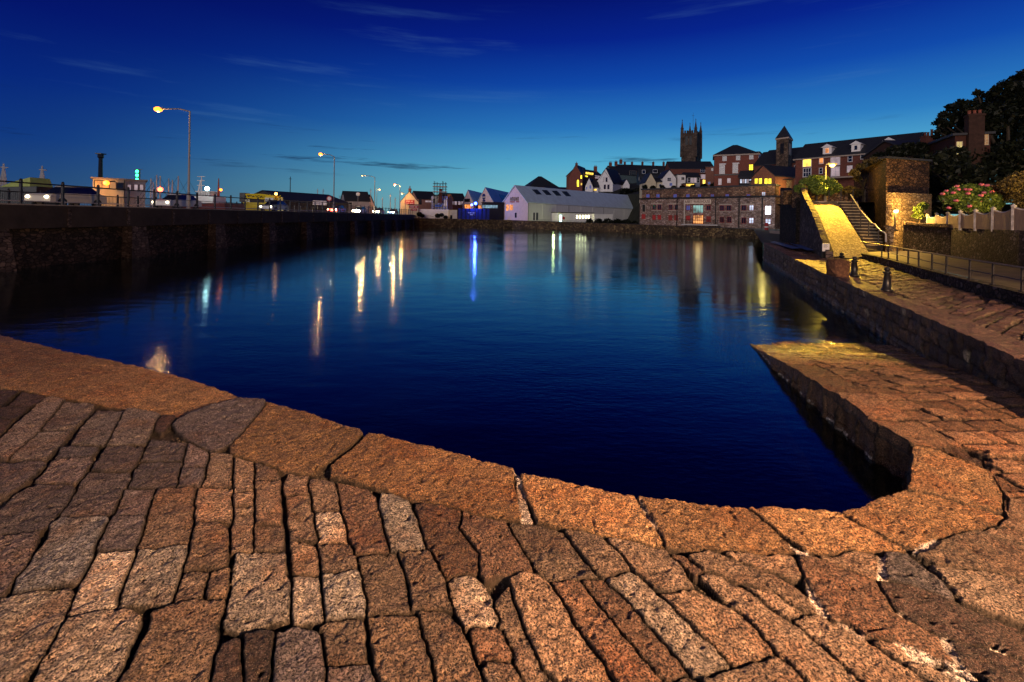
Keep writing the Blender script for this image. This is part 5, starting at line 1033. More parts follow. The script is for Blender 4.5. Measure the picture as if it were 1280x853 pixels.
for (x, y, pn) in ((1033, 188.3, lit_o), (1069, 184.6, glass), (1110, 180.4, glass)):
    u0, z1 = fc.hit(x-3.2, y-2.4); u1, z0 = fc.hit(x+3.2, y+2.4); k = .78; u0 += 0
    # push the dormer back on to the roof slope, keeping its bearing
    Yk = 1.05; d_ = MB()
    fc.box(d_, u0-.25, u1+.25, .35, 3.0, z0-.25, z1+.2); dm = d_.build('dormer', white, fc.roof)
    d_ = MB(); um = (u0+u1)/2; d_.add([fc.pt(u0-.5,.2,z1+.2),fc.pt(u1+.5,.2,z1+.2),fc.pt(um,.2,z1+.75),fc.pt(u0-.5,3.4,z1+.2),fc.pt(u1+.5,3.4,z1+.2),fc.pt(um,3.4,z1+.75)], [(0,1,2),(5,4,3),(0,2,5,3),(1,4,5,2),(0,3,4,1)]); d_.build('dormer_roof', trim, dm)
    d_ = MB(); fc.box(d_, u0+.15, u1-.15, .3, .36, z0, z1); d_.build('pane', pn, dm)
m_ = MB(); fc.box(m_, -.3, fc.L+.3, -.36, -.0, fc.ze-.3, fc.ze-.12); m_.build('gutter', stonetrim, fc.t)
u, z_ = fc.hit(1040, 222.5); m_ = MB(); fc.box(m_, fc.L*.25, fc.L*.62, -1.6, .0, z_-.2, z_); m_.build('balcony', stonetrim, fc.t)
# ------------------------------------------------------------------ the stone warehouse with its sign
def warehouse():
    fc = house('stone_warehouse', 'long three-storey rubble stone warehouse with a cream name board on the waterside', 800, 249, 108, 969, 88, .9, 12, 'flat', .3, rubble, darkpaint, cat='warehouse', over=.1)
    # upper storey set slightly back behind the dark ledge
    u0, zt = fc.hit(800, 236.5); u1, zt1 = fc.hit(969, 233.5)
    m = MB(); fc.box(m, .3, fc.L-.2, .35, 11.5, fc.ze+.2, (zt+zt1)/2); up = m.build('attic_storey', rubble_up, fc.t)
    m = MB(); fc.box(m, .1, fc.L-.0, .15, 11.9, (zt+zt1)/2+.003, (zt+zt1)/2+.3); m.build('parapet', slate, fc.t)
    m = MB(); fc.box(m, -.2, fc.L+.3, -.35, .1, fc.ze-.12, fc.ze+.14); m.build('gutter', darkpaint, fc.t)
    for x in (808, 820.5, 842, 858, 872.5, 888.5, 907, 933.5): window(fc, fc.t, x, 243.2, x+4.0, 247.0, lit_b, redframe, 2, 1, fw=.07)
    window(fc, fc.t, 952.6, 240.5, 956.6, 245.5, emit('dim_white_room', (.5,.6,.75), .9, .4, 1), redframe, 2, 1, fw=.07)
    up_pairs = [(815.8,819.8),(823,826.6),(836.6,840.4),(843.6,847.8),(857.8,862.5),(883.3,888.2)]
    rows_ = [(816,256.2,819.8,262.2,glass),(822.6,256.2,826.3,262.2,glass),(836.6,256.4,840.2,262.2,glass),(843.9,256.5,847.7,262.2,glass),(858.2,257.2,862.5,262.8,lit_b),(883.6,257.3,888,262.6,glass),(900.3,257.3,904.8,263.3,glass),(908.6,257.3,913.4,263.3,glass),(927.4,257,932.4,263.2,glass),(937,257,941.8,263.2,lit_w),
             (816,269.2,819.3,274.6,redpaint),(822.5,269.2,826,274.4,redpaint),(836.2,269.6,839.8,275.3,redframe),(843.4,269.8,847.3,275.3,redframe),(858,270.2,862.5,275.3,redpaint),(883.5,271,888,277,redframe),(900.4,271.6,904.7,278,glass),(909.2,271.6,913.7,278,glass),(927.4,272.7,932.2,279.2,glass),(936.8,272.7,941.8,279.2,lit_w),(957.2,273.8,963.2,280.2,lit_w)]
    for r in rows_: window(fc, fc.t, *r[:4], r[4], redframe, 2, 2 if r[4] in (lit_w,) else 1, fw=.1)
    window(fc, fc.t, 956.8, 258, 963.5, 268, emit('bright_office_room', (.8,.9,1), 6, .3, 1), redframe, 2, 2)
    window(fc, fc.t, 803, 256, 806.6, 265, darkpaint, stonetrim, 1, 1, name='loading_door'); window(fc, fc.t, 802.6, 268.3, 806.6, 273.5, redpaint, redframe, 2, 1)
    window(fc, fc.t, 866.6, 257, 879, 266, emit('green_white_room', (.3,.6,.55), .55, .7, .6), redframe, 4, 2); window(fc, fc.t, 867, 269.3, 878.8, 279.5, emit('orange_entrance_light', (1,.42,.12), 1.0, .6, .8), redframe, 5, 3, name='entrance_door', fw=.16)
    for x in (846.5, 894.8, 924, 953): u, _ = fc.hit(x, 260); m = MB(); fc.box(m, u-.1, u+.1, -.16, -.01, 1.0, fc.ze-.2); m.build('downpipe', darkpaint, fc.t)
    # pilaster strips of lighter stone
    for x in (810.5, 831, 851, 893, 919, 948): u, _ = fc.hit(x, 260); m = MB(); fc.box(m, u-.55, u+.55, -.13, -.005, .9, fc.ze-.25); m.build('pilaster', rubble, fc.t)
    for (x0, x1, y_) in ((814.5,828,255.3),(835,849,255.4),(899,915,256.2),(926,943,256.0)): 
        u, z_ = fc.hit(x0, y_); u2, _ = fc.hit(x1, y_); m = MB(); fc.box(m, u, u2, -.07, -.01, z_-.1, z_+.18); m.build('lintel', stonetrim, fc.t)
        u, z_ = fc.hit(x0, y_+8); m = MB(); fc.box(m, u, u2, -.1, -.01, z_-.1, z_+.08); m.build('sill_course', stonetrim, fc.t)
    # name board with its frame
    sb = panel(fc, fc.t, 856.3, 250, 889.3, 254.9, mat('cream_sign_board', (.72,.60,.48), .6, .08, 2), 'name_board', -.32, .1)
    panel(fc, fc.t, 855.7, 250, 856.7, 281, mat('cream_sign_post', (.5,.44,.38), .6, .08, 2), 'sign_post', -.34, .14)
    cu = bpy.data.curves.new('board_text', 'FONT'); cu.body = 'ABBEY WAREHOUSE'; cu.size = 1; cu.extrude = .02; cu.align_x = 'CENTER'; cu.align_y = 'CENTER'
    to = bpy.data.objects.new('board_text', cu); COL.objects.link(to); bpy.context.view_layer.update()
    u0, z1 = fc.hit(857, 250.7); u1, z0 = fc.hit(888.5, 254.2); dims = to.dimensions.copy()
    me = bpy.data.meshes.new_from_object(to.evaluated_get(bpy.context.evaluated_depsgraph_get())); bpy.data.objects.remove(to)
    sx = (u1-u0)/dims.x; sz = (z1-z0)/dims.y*1.0; og = ORG[fc.t.name]
    for v in me.vertices: q = fc.pt((u0+u1)/2+v.co.x*sx, -.36+(-v.co.z), (z0+z1)/2+v.co.y*sz); v.co = Vector(q)-og
    me.materials.append(mat('maroon_sign_paint', (.09,.01,.02), .6, .05, 2)); lo = bpy.data.objects.new('lettering', me); link(lo, sb)
    # raised walkway and railing in front of the entrance
    u0, z_ = fc.hit(856, 281); u1, _ = fc.hit(901, 282); m = MB(); fc.box(m, u0, u1, -1.8, -.02, z_-.1, z_+.16); m.build('walkway', pale, fc.t)
    m = MB()
    for i in range(9): u = u0+(u1-u0)*i/8; m.tube([fc.pt(u,-1.7,z_), fc.pt(u,-1.7,z_+1.1)], .03, 5)
    m.tube([fc.pt(u0,-1.7,z_+1.1), fc.pt(u1,-1.7,z_+1.1)], .04, 5); m.tube([fc.pt(u0,-1.7,z_+.6), fc.pt(u1,-1.7,z_+.6)], .025, 5); m.build('walkway_railing', iron, fc.t)
    q = P(960, 261, 84.5); lamp('window_glow', q, 260, (.75,.85,1), .5)
    lamp('entrance_glow', P(873, 268, 91), 45, (1,.6,.2), .5)
    return fc
wh = warehouse()
#@@PART3
# ------------------------------------------------------------------ the right-hand side: lane, kerb wall, ramp, steps, terrace
cobble = masonry('ramp_cobbles', [(.34,.26,.15),(.27,.2,.12),(.42,.33,.2),(.24,.18,.11)], (.12,.09,.06), .13, .4, jw=.07, grime=.35)
# ground sheet behind the upper quay, reaching the warehouse and the foot of the ramp
g0 = [(21.2,38.6,1.45),(32,38.6,1.45),(60,70,1.5),(75,110,1.8),(46,84,1.8),(42.2,79.5,1.8)]
struct(MB().add(g0, [(0,1,2,3,4,5)]).build('quay_road', asphalt))
q0 = W(962,303,1.5); 
m = MB(); kp = [P(1010,296.5,52), P(962,296.0,62)]
m.add([(kp[1].x,kp[1].y,1.5),(kp[0].x,kp[0].y,1.5),(kp[0].x,kp[0].y,2.0),(kp[1].x,kp[1].y,2.0),(kp[1].x+.2,kp[1].y+.6,2.0),(kp[0].x+.2,kp[0].y+.6,2.0)], [(0,1,2,3),(3,2,5,4)]); struct(m.build('kerb', stonetrim))
m = MB(); 
for (a, b, c_, d_) in (((962,303),(990,311),(1003,310.5),(968,301.5)), ((985,303),(1008,313),(1018,313),(994,303))):
    m.add([W(x,y,1.50)+(1.50,) for x, y in (a,b,c_,d_)], [(0,1,2,3)])
struct(m.build('painted_road_marking', mat('blue_road_paint', (.06,.10,.30), .6, .3, 3)))
# kerb wall + lane behind it
kz = [1.41, 1.5, 1.56]
def kxy(Y): return float(np.interp(Y, [-2, kerb[2][1], kerb[1][1], kerb[0][1], 27.5], [kerb[2][0]-(kerb[2][1]+2)*.42, kerb[2][0], kerb[1][0], kerb[0][0], kerb[0][0]+1.6]))
kys = list(np.linspace(-2, 27.5, 40)); LZ = 1.5
v = []; 
for y in kys: x = kxy(y); v += [(x,y,.8),(x,y,LZ),(x+.4,y,LZ+.002),(x+.4,y,.8)]
n_ = len(kys); f = [(i*4+k,(i+1)*4+k,(i+1)*4+k+1,i*4+k+1) for i in range(n_-1) for k in range(3)]
t = thing('kerb_wall', 'low dark stone kerb wall carrying the handrail above the upper quay', 'wall', (kxy(12),12,.8)); MB().add(v, f).build('stonework', lanestone, t)
lane = []
wl = [(34.5,2),(26,12.5),(24,16),(22.9,19.9),(25.2,25.5),(27.2,30.2),(27.3,31)]
wl = [(17.2,-2),(18.6,6),(20.0,13),(21.4,19.2),(24.3,25.2),(26.2,29.8)]
ly = [-2, 6, 13, 19.2, 25.2, 29.8]
v = []
for (wx_, wy_) in wl: kk = kxy(min(wy_, 27.5)); v += [(kk+.4,min(wy_,27.5),LZ-.004),(wx_+.3,wy_,LZ-.004)]
f = [(2*i,2*i+1,2*i+3,2*i+2) for i in range(len(wl)-1)]
struct(MB().add(v, f).build('lane', mat('worn_lane_paving', (.07,.05,.045), .8, .5, 1.5, .5, 10)))
# boundary wall behind the lane
def wallrun(name, label, pts, zb, zt_, th_, m, cap=None, cat='wall', capm=None):
    t = thing(name, label, cat, (pts[0][0], pts[0][1], zb)); b = MB(); n = len(pts)
    for i in range(n-1):
        a = Vector(pts[i]).to_2d() if False else Vector((pts[i][0],pts[i][1])); c_ = Vector((pts[i+1][0],pts[i+1][1])); d = (c_-a).normalized(); nn = Vector((d.y,-d.x))*th_
        if i: pass
        z0, z1 = (zt_[i], zt_[i+1]) if isinstance(zt_, list) else (zt_, zt_)
        q = [a, c_, c_+nn, a+nn]; b.hexa([(p.x,p.y,zb) for p in q]+[(q[0].x,q[0].y,z0),(q[1].x,q[1].y,z1),(q[2].x,q[2].y,z1),(q[3].x,q[3].y,z0)])
        if cap:
            k = MB(); nseg = max(2, int((c_-a).length/.55)); e = nn.normalized()*.08
            for j in range(nseg):
                s0 = a+(c_-a)*(j/nseg+.006); s1 = a+(c_-a)*((j+1)/nseg-.006); zz0 = z0+(z1-z0)*j/nseg+.003; zz1 = z0+(z1-z0)*(j+1)/nseg+.003; hgt = cap*random.uniform(.8,1.2)
                q = [s0-e, s1-e, s1+nn+e, s0+nn+e]; k.hexa([(q[0].x,q[0].y,zz0),(q[1].x,q[1].y,zz1),(q[2].x,q[2].y,zz1),(q[3].x,q[3].y,zz0)]+[(q[0].x,q[0].y,zz0+hgt),(q[1].x,q[1].y,zz1+hgt),(q[2].x,q[2].y,zz1+hgt),(q[3].x,q[3].y,zz0+hgt)])
            k.build('coping', capm or m, t)
    b.build('stonework', m, t); return t
wallrun('boundary_wall', 'dark rubble boundary wall along the lane under the white picket fence', [(q[0],q[1]) for q in wl[:5]], 1.0, [2.95,3.0,3.02,3.05,3.05], .5, lanestone)
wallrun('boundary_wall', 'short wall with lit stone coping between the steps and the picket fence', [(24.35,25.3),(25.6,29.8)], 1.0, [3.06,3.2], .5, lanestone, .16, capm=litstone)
# garden terrace behind the fence
gp = [(17.7,-2),(18.9,6),(20.4,13),(21.9,19.2),(24.8,25.2),(26.7,29.8),(28,31.0),(80,31),(80,-2)]
struct(MB().add([(x,y,2.98) for x, y in gp], [tuple(range(len(gp)))]).build('garden_ground', earth))
# handrail on the kerb wall
t = thing('lane_handrail', 'long low steel handrail climbing along the lane beside the upper quay', 'railing', (kxy(14)+.2,14,LZ))
rp = [(kxy(y)+.2, y, LZ+.64) for y in np.linspace(7.5, 26.8, 24)]
MB().tube(rp, .026, 8).build('rail', mat('dull_rail_paint', (.16,.12,.09), .5, .3, 8), t); MB().tube([(x,y,z-.34) for x,y,z in rp], .016, 6).build('lower_wire', iron, t)
for px in (1103,1111,1122,1136,1149,1166,1184,1213,1242,1278):
    yy = np.linspace(8, 27, 400); best = min(yy, key=lambda y: abs((640+ (kxy(y)+.2)/y*F)-px)); x = kxy(best)+.2
    MB().tube([(x,best,LZ-.1),(x,best,LZ+.64)], .032, 8).tube([(x,best,LZ),(x,best,LZ+.03)], .07, 8).build('post', iron, t)
# ramp (cobbled slope)
rb = [Vector(W(1037,322,1.3)+(1.3,)), Vector(W(1090,322,1.3)+(1.3,))]; YT = 35.5
rt_ = [P(1008,253,YT), P(1046,251,YT)]; RTZ = (rt_[0].z+rt_[1].z)/2; rt_[0].z = rt_[1].z = RTZ
NS = 40; NW = 14; v = []
for i in range(NS+1):
    s_ = i/NS
    for j in range(NW+1):
        a = rb[0].lerp(rt_[0], s_); b = rb[1].lerp(rt_[1], s_); p_ = a.lerp(b, j/NW)
        v.append((p_.x, p_.y, p_.z-.09*math.cos((j/NW-.5)*math.pi*3)*.6))
f = [(i*(NW+1)+j,i*(NW+1)+j+1,(i+1)*(NW+1)+j+1,(i+1)*(NW+1)+j) for i in range(NS) for j in range(NW)]
struct(MB().add(v, f).build('ramp', cobble))
m = MB(); a, b, c_, d_ = rb[0], rb[1], rt_[1], rt_[0]; m.add([tuple(a-Vector((0,0,1))),tuple(b-Vector((0,0,1))),(c_.x,c_.y,0),(d_.x,d_.y,0),tuple(a-Vector((0,0,.12))),tuple(b-Vector((0,0,.12))),(c_.x,c_.y,RTZ-.12),(d_.x,d_.y,RTZ-.12)], [(0,1,5,4),(1,2,6,5),(2,3,7,6),(3,0,4,7)]); struct(m.build('ramp_base', darkstone))
# steps
st = MB(); nst = 15; sb0 = P(1079,303,28.6); sb1 = P(1108,303.5,28.6)
s0 = Vector(W(1083,309,1.55)+(1.5,)); s1 = Vector(W(1110,310,1.55)+(1.5,))
u0_ = P(1047,253,YT); u1_ = P(1067,252,YT)
z0 = 1.5
for i in range(nst):
    a0 = s0.lerp(u0_, i/nst); a1 = s1.lerp(u1_, i/nst); b0 = s0.lerp(u0_, (i+1)/nst); b1 = s1.lerp(u1_, (i+1)/nst); z_ = z0+(RTZ-z0)*(i+1)/nst
    st.hexa([(a0.x,a0.y,.5),(a1.x,a1.y,.5),(b1.x,b1.y,.5),(b0.x,b0.y,.5),(a0.x,a0.y,z_),(a1.x,a1.y,z_),(b1.x,b1.y,z_),(b0.x,b0.y,z_)])
no_ = MB()
for i in range(nst):
    a0 = s0.lerp(u0_, i/nst); a1 = s1.lerp(u1_, i/nst); z_ = z0+(RTZ-z0)*(i+1)/nst
    no_.hexa([(a0.x-.02,a0.y-.07,z_-.055),(a1.x+.02,a1.y-.07,z_-.055),(a1.x+.02,a1.y+.2,z_-.055),(a0.x-.02,a0.y+.2,z_-.055),(a0.x-.02,a0.y-.07,z_+.015),(a1.x+.02,a1.y-.07,z_+.015),(a1.x+.02,a1.y+.2,z_+.015),(a0.x-.02,a0.y+.2,z_+.015)])
struct(no_.build('added_nosing', mat('lit_edge_tone', (.42,.33,.2), .7, .2, 4)))  # pale slabs added so the step edges read as lit
struct(st.build('steps', mat('worn_step_stone', (.055,.04,.03), .8, .35, 4, .4, 20)))
# ramp parapet (left) with its wall down to the quay road
pl = [rb[0]+Vector((-.35,-.2,0)), rt_[0]+Vector((-.5,0,0)), rt_[0]+Vector((-.9,1.2,0))]
t = thing('ramp_parapet', 'rough stone parapet along the left edge of the lit ramp', 'wall', pl[0])
m = MB(); N_ = 30
for i in range(N_):
    def rim(s_): 
        p_ = pl[0].lerp(pl[1], s_); return p_, p_.z+.35+.55*min(1, s_*2.2)+.25*max(0, (s_-.85)/.15)
    a, za = rim(i/N_); b, zb_ = rim((i+1)/N_); w_ = Vector((.42,0,0))
    m.hexa([(a.x,a.y,.6),(a.x+.42,a.y,.6),(b.x+.42,b.y,.6),(b.x,b.y,.6),(a.x,a.y,za+random.uniform(-.04,.04)),(a.x+.42,a.y,za),(b.x+.42,b.y,zb_),(b.x,b.y,zb_)])
m.build('stonework', masonry('purple_rubble', [(.10,.07,.065),(.06,.045,.045),(.15,.115,.11),(.075,.055,.055)], (.04,.03,.03), .4, 1.6), t)
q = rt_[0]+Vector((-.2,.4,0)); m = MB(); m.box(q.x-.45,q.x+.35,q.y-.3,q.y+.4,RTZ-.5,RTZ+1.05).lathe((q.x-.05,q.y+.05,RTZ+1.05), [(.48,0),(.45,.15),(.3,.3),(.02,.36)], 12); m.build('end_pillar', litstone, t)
# retaining wall running away left of the ramp
RWp = [(pl[0].x+.02, pl[0].y+2.5), (24.2,40.5), (30.2,50), (37,60), (50,75)]
wallrun('retaining_wall', 'high dark retaining wall dropping from the terrace to the quay road left of the ramp', [(22.2,35.6),(25.0,42.5),(31,52),(39,62),(52,76)], .5, [5.1,6.4,6.6,6.2,6], .8, darkstone)
tg = [(rt_[0].x-.9,YT),(rt_[1].x+2.4,YT),(80,YT),(110,76),(52,76.5),(39,62.5),(31,52.5),(25,43)]
struct(MB().add([(x,y,RTZ-.004) for x, y in tg], [tuple(range(len(tg)))]).build('terrace', mat('terrace_ground', (.2,.16,.1), .9, .4, 1)))
m = MB(); m.box(rt_[0].x,rt_[1].x+1.6,YT-.05,YT+.35,RTZ-.3,RTZ+.012); struct(m.build('landing_kerb', stonetrim))
# railing and low wall at the head of the ramp
t = thing('ramp_railing', 'short black railing across the head of the lit ramp', 'railing', (rt_[0].x,YT+.6,RTZ))
for i in range(7): x = rt_[0].x+.2+i*.95; MB().tube([(x,YT+.5,RTZ),(x,YT+.5,RTZ+1.0)], .03, 6).build('post', iron, t)
MB().tube([(rt_[0].x+.2,YT+.5,RTZ+1.0),(rt_[0].x+5.9,YT+.5,RTZ+1.0)], .025, 6).tube([(rt_[0].x+.2,YT+.5,RTZ+.5),(rt_[0].x+5.9,YT+.5,RTZ+.5)], .02, 6).build('rail', iron, t)
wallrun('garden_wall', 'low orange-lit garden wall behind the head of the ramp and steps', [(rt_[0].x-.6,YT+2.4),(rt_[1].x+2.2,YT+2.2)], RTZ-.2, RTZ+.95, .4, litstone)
# stair handrail
hr = [P(1063.5,243.5,YT), P(1075,262,32.6), P(1090,279.5,30.3), P(1093,280,30.1)]
t = thing('stair_handrail', 'bright lit metal handrail running down the right side of the steps', 'railing', (hr[1].x,hr[1].y,3))
MB().tube(hr, .05, 8).build('upper_rail', pale, t); h2 = [P(1093,280,30.1), P(1100,288.5,29.2), P(1105,290.5,28.9), P(1107.3,293,28.8), P(1107.3,302.5,28.8)]; MB().tube(h2, .05, 8).build('lower_rail', pale, t)
for px, py, Y_ in ((1066,247,35),(1076,264,32.4),(1086,275,30.9),(1098,286.5,29.3)): q = P(px, py, Y_); MB().tube([q, (q.x,q.y,q.z-1.1)], .035, 6).build('post', iron, t)
# big side wall of the steps and the lit gable wall
c0 = P(1108,195,31.2); c1 = P(1162,192,32.5); cb_ = P(1080,225,41)
t = thing('tall_stone_building', 'tall windowless stone building right of the steps, its lower front lit by a wall lamp', 'building', (c0.x,c0.y,1.2))
ztop = 7.7
MB().add([(c0.x,c0.y,.8),(c1.x,c1.y,.8),(c1.x,c1.y,ztop),(c0.x,c0.y,ztop),(cb_.x,cb_.y,.8),(cb_.x,cb_.y,ztop-.3),(c1.x+1,cb_.y,.8),(c1.x+1,cb_.y,ztop)], [(0,1,2,3),(4,0,3,5),(1,6,7,2),(5,3,2,7)]).build('wall', masonry('shaded_rubble', [(.10,.055,.035),(.06,.035,.025),(.14,.08,.05),(.08,.045,.03)], (.02,.012,.01), .34, 1.9, jw=.09), t)  # stone colour darkened to stand for the unlit upper wall
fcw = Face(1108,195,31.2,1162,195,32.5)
u, z_ = fcw.hit(1109,241); u2, zl = fcw.hit(1157,277.5); m = MB(); fcw.box(m, .05, u2, -.35, -.003, .9, z_); m.build('projecting_base', masonry('pale_lit_rubble', [(.36,.27,.16),(.27,.19,.11),(.44,.34,.22),(.31,.22,.13)], (.12,.08,.05), .32, 1.9, jw=.08), t)  # same wall in paler stone, its colour carrying part of the lamplight
m = MB(); fcw.box(m, -.1, fcw.L+.1, -.12, .5, ztop, ztop+.14); m.build('coping', slate, t)
u, z_ = fcw.hit(1135,247); m = MB(); fcw.box(m, u, u+.9, -.06, .0, z_, z_+.18); m.build('ledge', darkpaint, t)
# ruined side wall between steps and tall wall with climbing plant
q = P(1119.8,264.5,30.2); t = thing('wall_lamp', 'small blazing yellow lamp on a bracket against the lit stone wall by the steps', 'lamp', q)
MB().tube([(q.x,q.y+.05,q.z-1.3),(q.x,q.y+.05,q.z-.1)], .05, 8).box(q.x-.12,q.x+.12,q.y-.05,q.y+.3,q.z-1.32,q.z-1.2).build('bracket', iron, t)
MB().ball(q, .13).build('lamp_glass', glow_y, t); MB().lathe((q.x,q.y,q.z+.1), [(.16,0),(.12,.06),(.02,.12)], 10).build('cap', iron, t); lamp('lamp_light', (q.x,q.y-.25,q.z+.05), 1300, (1,.56,.12), .12, t)
q = P(1112,281,29.6); t = thing('stone_gatepost', 'tapering yellow-lit stone gatepost at the foot of the steps below the wall lamp', 'gatepost', (q.x,q.y,1.5))
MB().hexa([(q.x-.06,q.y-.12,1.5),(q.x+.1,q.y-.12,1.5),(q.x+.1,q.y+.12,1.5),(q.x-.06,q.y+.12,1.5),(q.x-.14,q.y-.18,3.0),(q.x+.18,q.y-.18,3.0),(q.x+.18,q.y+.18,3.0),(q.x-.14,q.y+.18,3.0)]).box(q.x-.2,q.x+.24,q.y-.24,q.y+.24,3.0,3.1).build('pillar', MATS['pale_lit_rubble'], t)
# ------------------------------------------------------------------ foliage
def leafmat(name, a, b_, tr=.2):
    if name in MATS: return MATS[name]
    m, n, l, b = newmat(name); g = n.new('ShaderNodeNewGeometry'); r = n.new('ShaderNodeValToRGB'); l.new(g.outputs['Random Per Island'], r.inputs[0]); r.color_ramp.elements[0].color = a+(1,); r.color_ramp.elements[1].color = b_+(1,); l.new(r.outputs[0], b.inputs['Base Color']); b.inputs['Roughness'].default_value = .55; b.inputs['Specular IOR Level'].default_value = .25
    MATS[name] = m; return m
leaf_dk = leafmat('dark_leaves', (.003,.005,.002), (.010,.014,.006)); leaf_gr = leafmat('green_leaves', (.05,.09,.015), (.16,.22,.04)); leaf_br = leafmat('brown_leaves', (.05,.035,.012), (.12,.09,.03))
def leaves(name, clumps, n, size, m, parent, shell=.55, seed=1):
    r = np.random.RandomState(seed); cl = np.array(clumps, float); w_ = cl[:,3]*cl[:,4]; w_ = w_/w_.sum(); k = r.choice(len(cl), n, p=w_)
    d = r.normal(size=(n,3)); d /= np.linalg.norm(d, axis=1)[:,None]; rad = r.uniform(0,1,n)**(1/3)*(1-shell)+shell*r.uniform(.7,1.35,n)
    c_ = cl[k]; ce = c_[:,:3]+d*rad[:,None]*np.stack([c_[:,3],c_[:,3],c_[:,4]],1)
    a = r.normal(size=(n,3)); a /= np.linalg.norm(a,axis=1)[:,None]; b = np.cross(a, r.normal(size=(n,3))); b /= np.linalg.norm(b,axis=1)[:,None]
    s_ = size*r.uniform(.5,1.4,n)[:,None]; og = ORG.get(parent.name, Vector((0,0,0))); ce = ce-np.array(og)
    v = np.stack([ce-a*s_, ce+b*s_*.5, ce+a*s_, ce-b*s_*.5], 1).reshape(-1,3)
    me = bpy.data.meshes.new(name); me.from_pydata(v.tolist(), [], np.arange(4*n).reshape(n,4).tolist()); me.materials.append(m); o = bpy.data.objects.new(name, me); link(o, parent); ORG[o.name] = og; return o
def tree(name, label, cat, base, clumps, n, size, m, group=None, seed=1, tr=.3):
    t = thing(name, label, cat, base, group); b = Vector(base); tk = MB(); top = Vector((sum(c_[0] for c_ in clumps)/len(clumps), sum(c_[1] for c_ in clumps)/len(clumps), sum(c_[2] for c_ in clumps)/len(clumps)))
    fork = b.lerp(top, .45)+Vector((.1,.1,0)); tk.tube([b, fork], tr, 8, tr*.6).build('trunk', mat('bark', (.06,.045,.03), .9, .4, 6, .5, 20), t)
    lb = MB()
    for i, c_ in enumerate(clumps):
        if i % 2 == 0 or len(clumps) < 8: e = Vector(c_[:3]); mid = fork.lerp(e, .5)+Vector((random.uniform(-.3,.3),random.uniform(-.3,.3),random.uniform(0,.3))); lb.tube([fork, mid, e], tr*.4, 6, tr*.12)
    lb.build('limbs', MATS['bark'], t); leaves('crown', clumps, n, size, m, t, seed=seed); return t
def pc(lst, Y, dy=1.5, k=1.0):
    o_ = []
    for i, (px, py, r) in enumerate(lst): yy = Y+((i*37) % 7-3)*dy/3; q = P(px, py, yy); o_.append((q.x,q.y,q.z,r*yy/F*k,r*yy/F*k*.85))
    return o_
big = pc([(1183,150,9),(1178,168,7),(1196,140,10),(1196,160,12),(1212,134,9),(1214,150,15),(1232,126,11),(1238,146,20),(1256,112,12),(1262,135,22),(1278,104,14),(1290,125,26),(1300,98,20),(1330,110,34),(1186,178,8),(1205,176,16),(1250,165,24),(1300,160,34),(1174,152,4),(1176,160,4),(1240,118,6),(1246,113,5),(1168,154,3),(1178,144,4),(1187,134,4),(1200,128,4),(1222,116,4),(1270,99,5),(1171,164,3),(1170,172,3),(1180,180,4)], 48, 4)
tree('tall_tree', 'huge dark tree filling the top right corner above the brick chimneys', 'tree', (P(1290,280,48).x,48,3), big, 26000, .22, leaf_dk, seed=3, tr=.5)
hd = pc([(1168,205,14),(1190,198,16),(1215,200,18),(1245,198,20),(1280,195,26),(1320,200,34),(1175,225,16),(1205,222,20),(1240,222,22),(1285,222,28),(1165,245,12),(1172,262,12),(1150,200,9),(1185,240,14)], 40, 3)
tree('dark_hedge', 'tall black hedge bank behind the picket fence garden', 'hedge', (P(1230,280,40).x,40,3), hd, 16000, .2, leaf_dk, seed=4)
hd2 = pc([(1120,190,9),(1135,187,9),(1150,186,8),(1100,198,8),(1092,205,6)], 46, 2)
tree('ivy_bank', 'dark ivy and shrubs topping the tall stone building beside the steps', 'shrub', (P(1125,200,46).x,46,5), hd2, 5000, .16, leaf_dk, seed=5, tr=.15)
sm = pc([(1068,216,5),(1076,209,5),(1085,205,6),(1080,215,5),(1094,201,5),(1072,223,4)], 39, 1)
tree('small_tree', 'small bent lit tree between the ramp lamp and the tall stone building', 'tree', (P(1079,236,39).x,39,RTZ), sm, 2600, .1, leaf_br, seed=6, tr=.12)
bs = pc([(1000,236,6),(1008,230,8),(1018,227,9),(1028,228,9),(1038,231,8),(1045,235,6),(1012,238,8),(1024,236,8),(1036,239,6),(997,243,4)], 37, 1.4)
tree('lit_bush', 'spreading yellow-green lit bush under the ramp street lamp', 'bush', (P(1020,247,37).x,37,RTZ), bs, 9000, .085, leaf_gr, seed=7, tr=.12)
bs = pc([(1052,240,6),(1062,238,6),(1070,241,6),(1058,246,5)], 38.5, 1)
tree('orange_shrub', 'brownish orange-lit shrub behind the head of the steps', 'shrub', (P(1060,250,38).x,38,RTZ), bs, 3500, .08, leaf_br, seed=8, tr=.08)
bs = pc([(1148,262,5),(1154,258,5),(1151,270,5),(1145,270,4)], 30.5, .3)
tree('wall_creeper', 'yellow-green climbing shrub at the right edge of the lit stone wall', 'shrub', (P(1150,276,30.4).x,30.4,3.0), bs, 2200, .06, leaf_gr, seed=9, tr=.06)
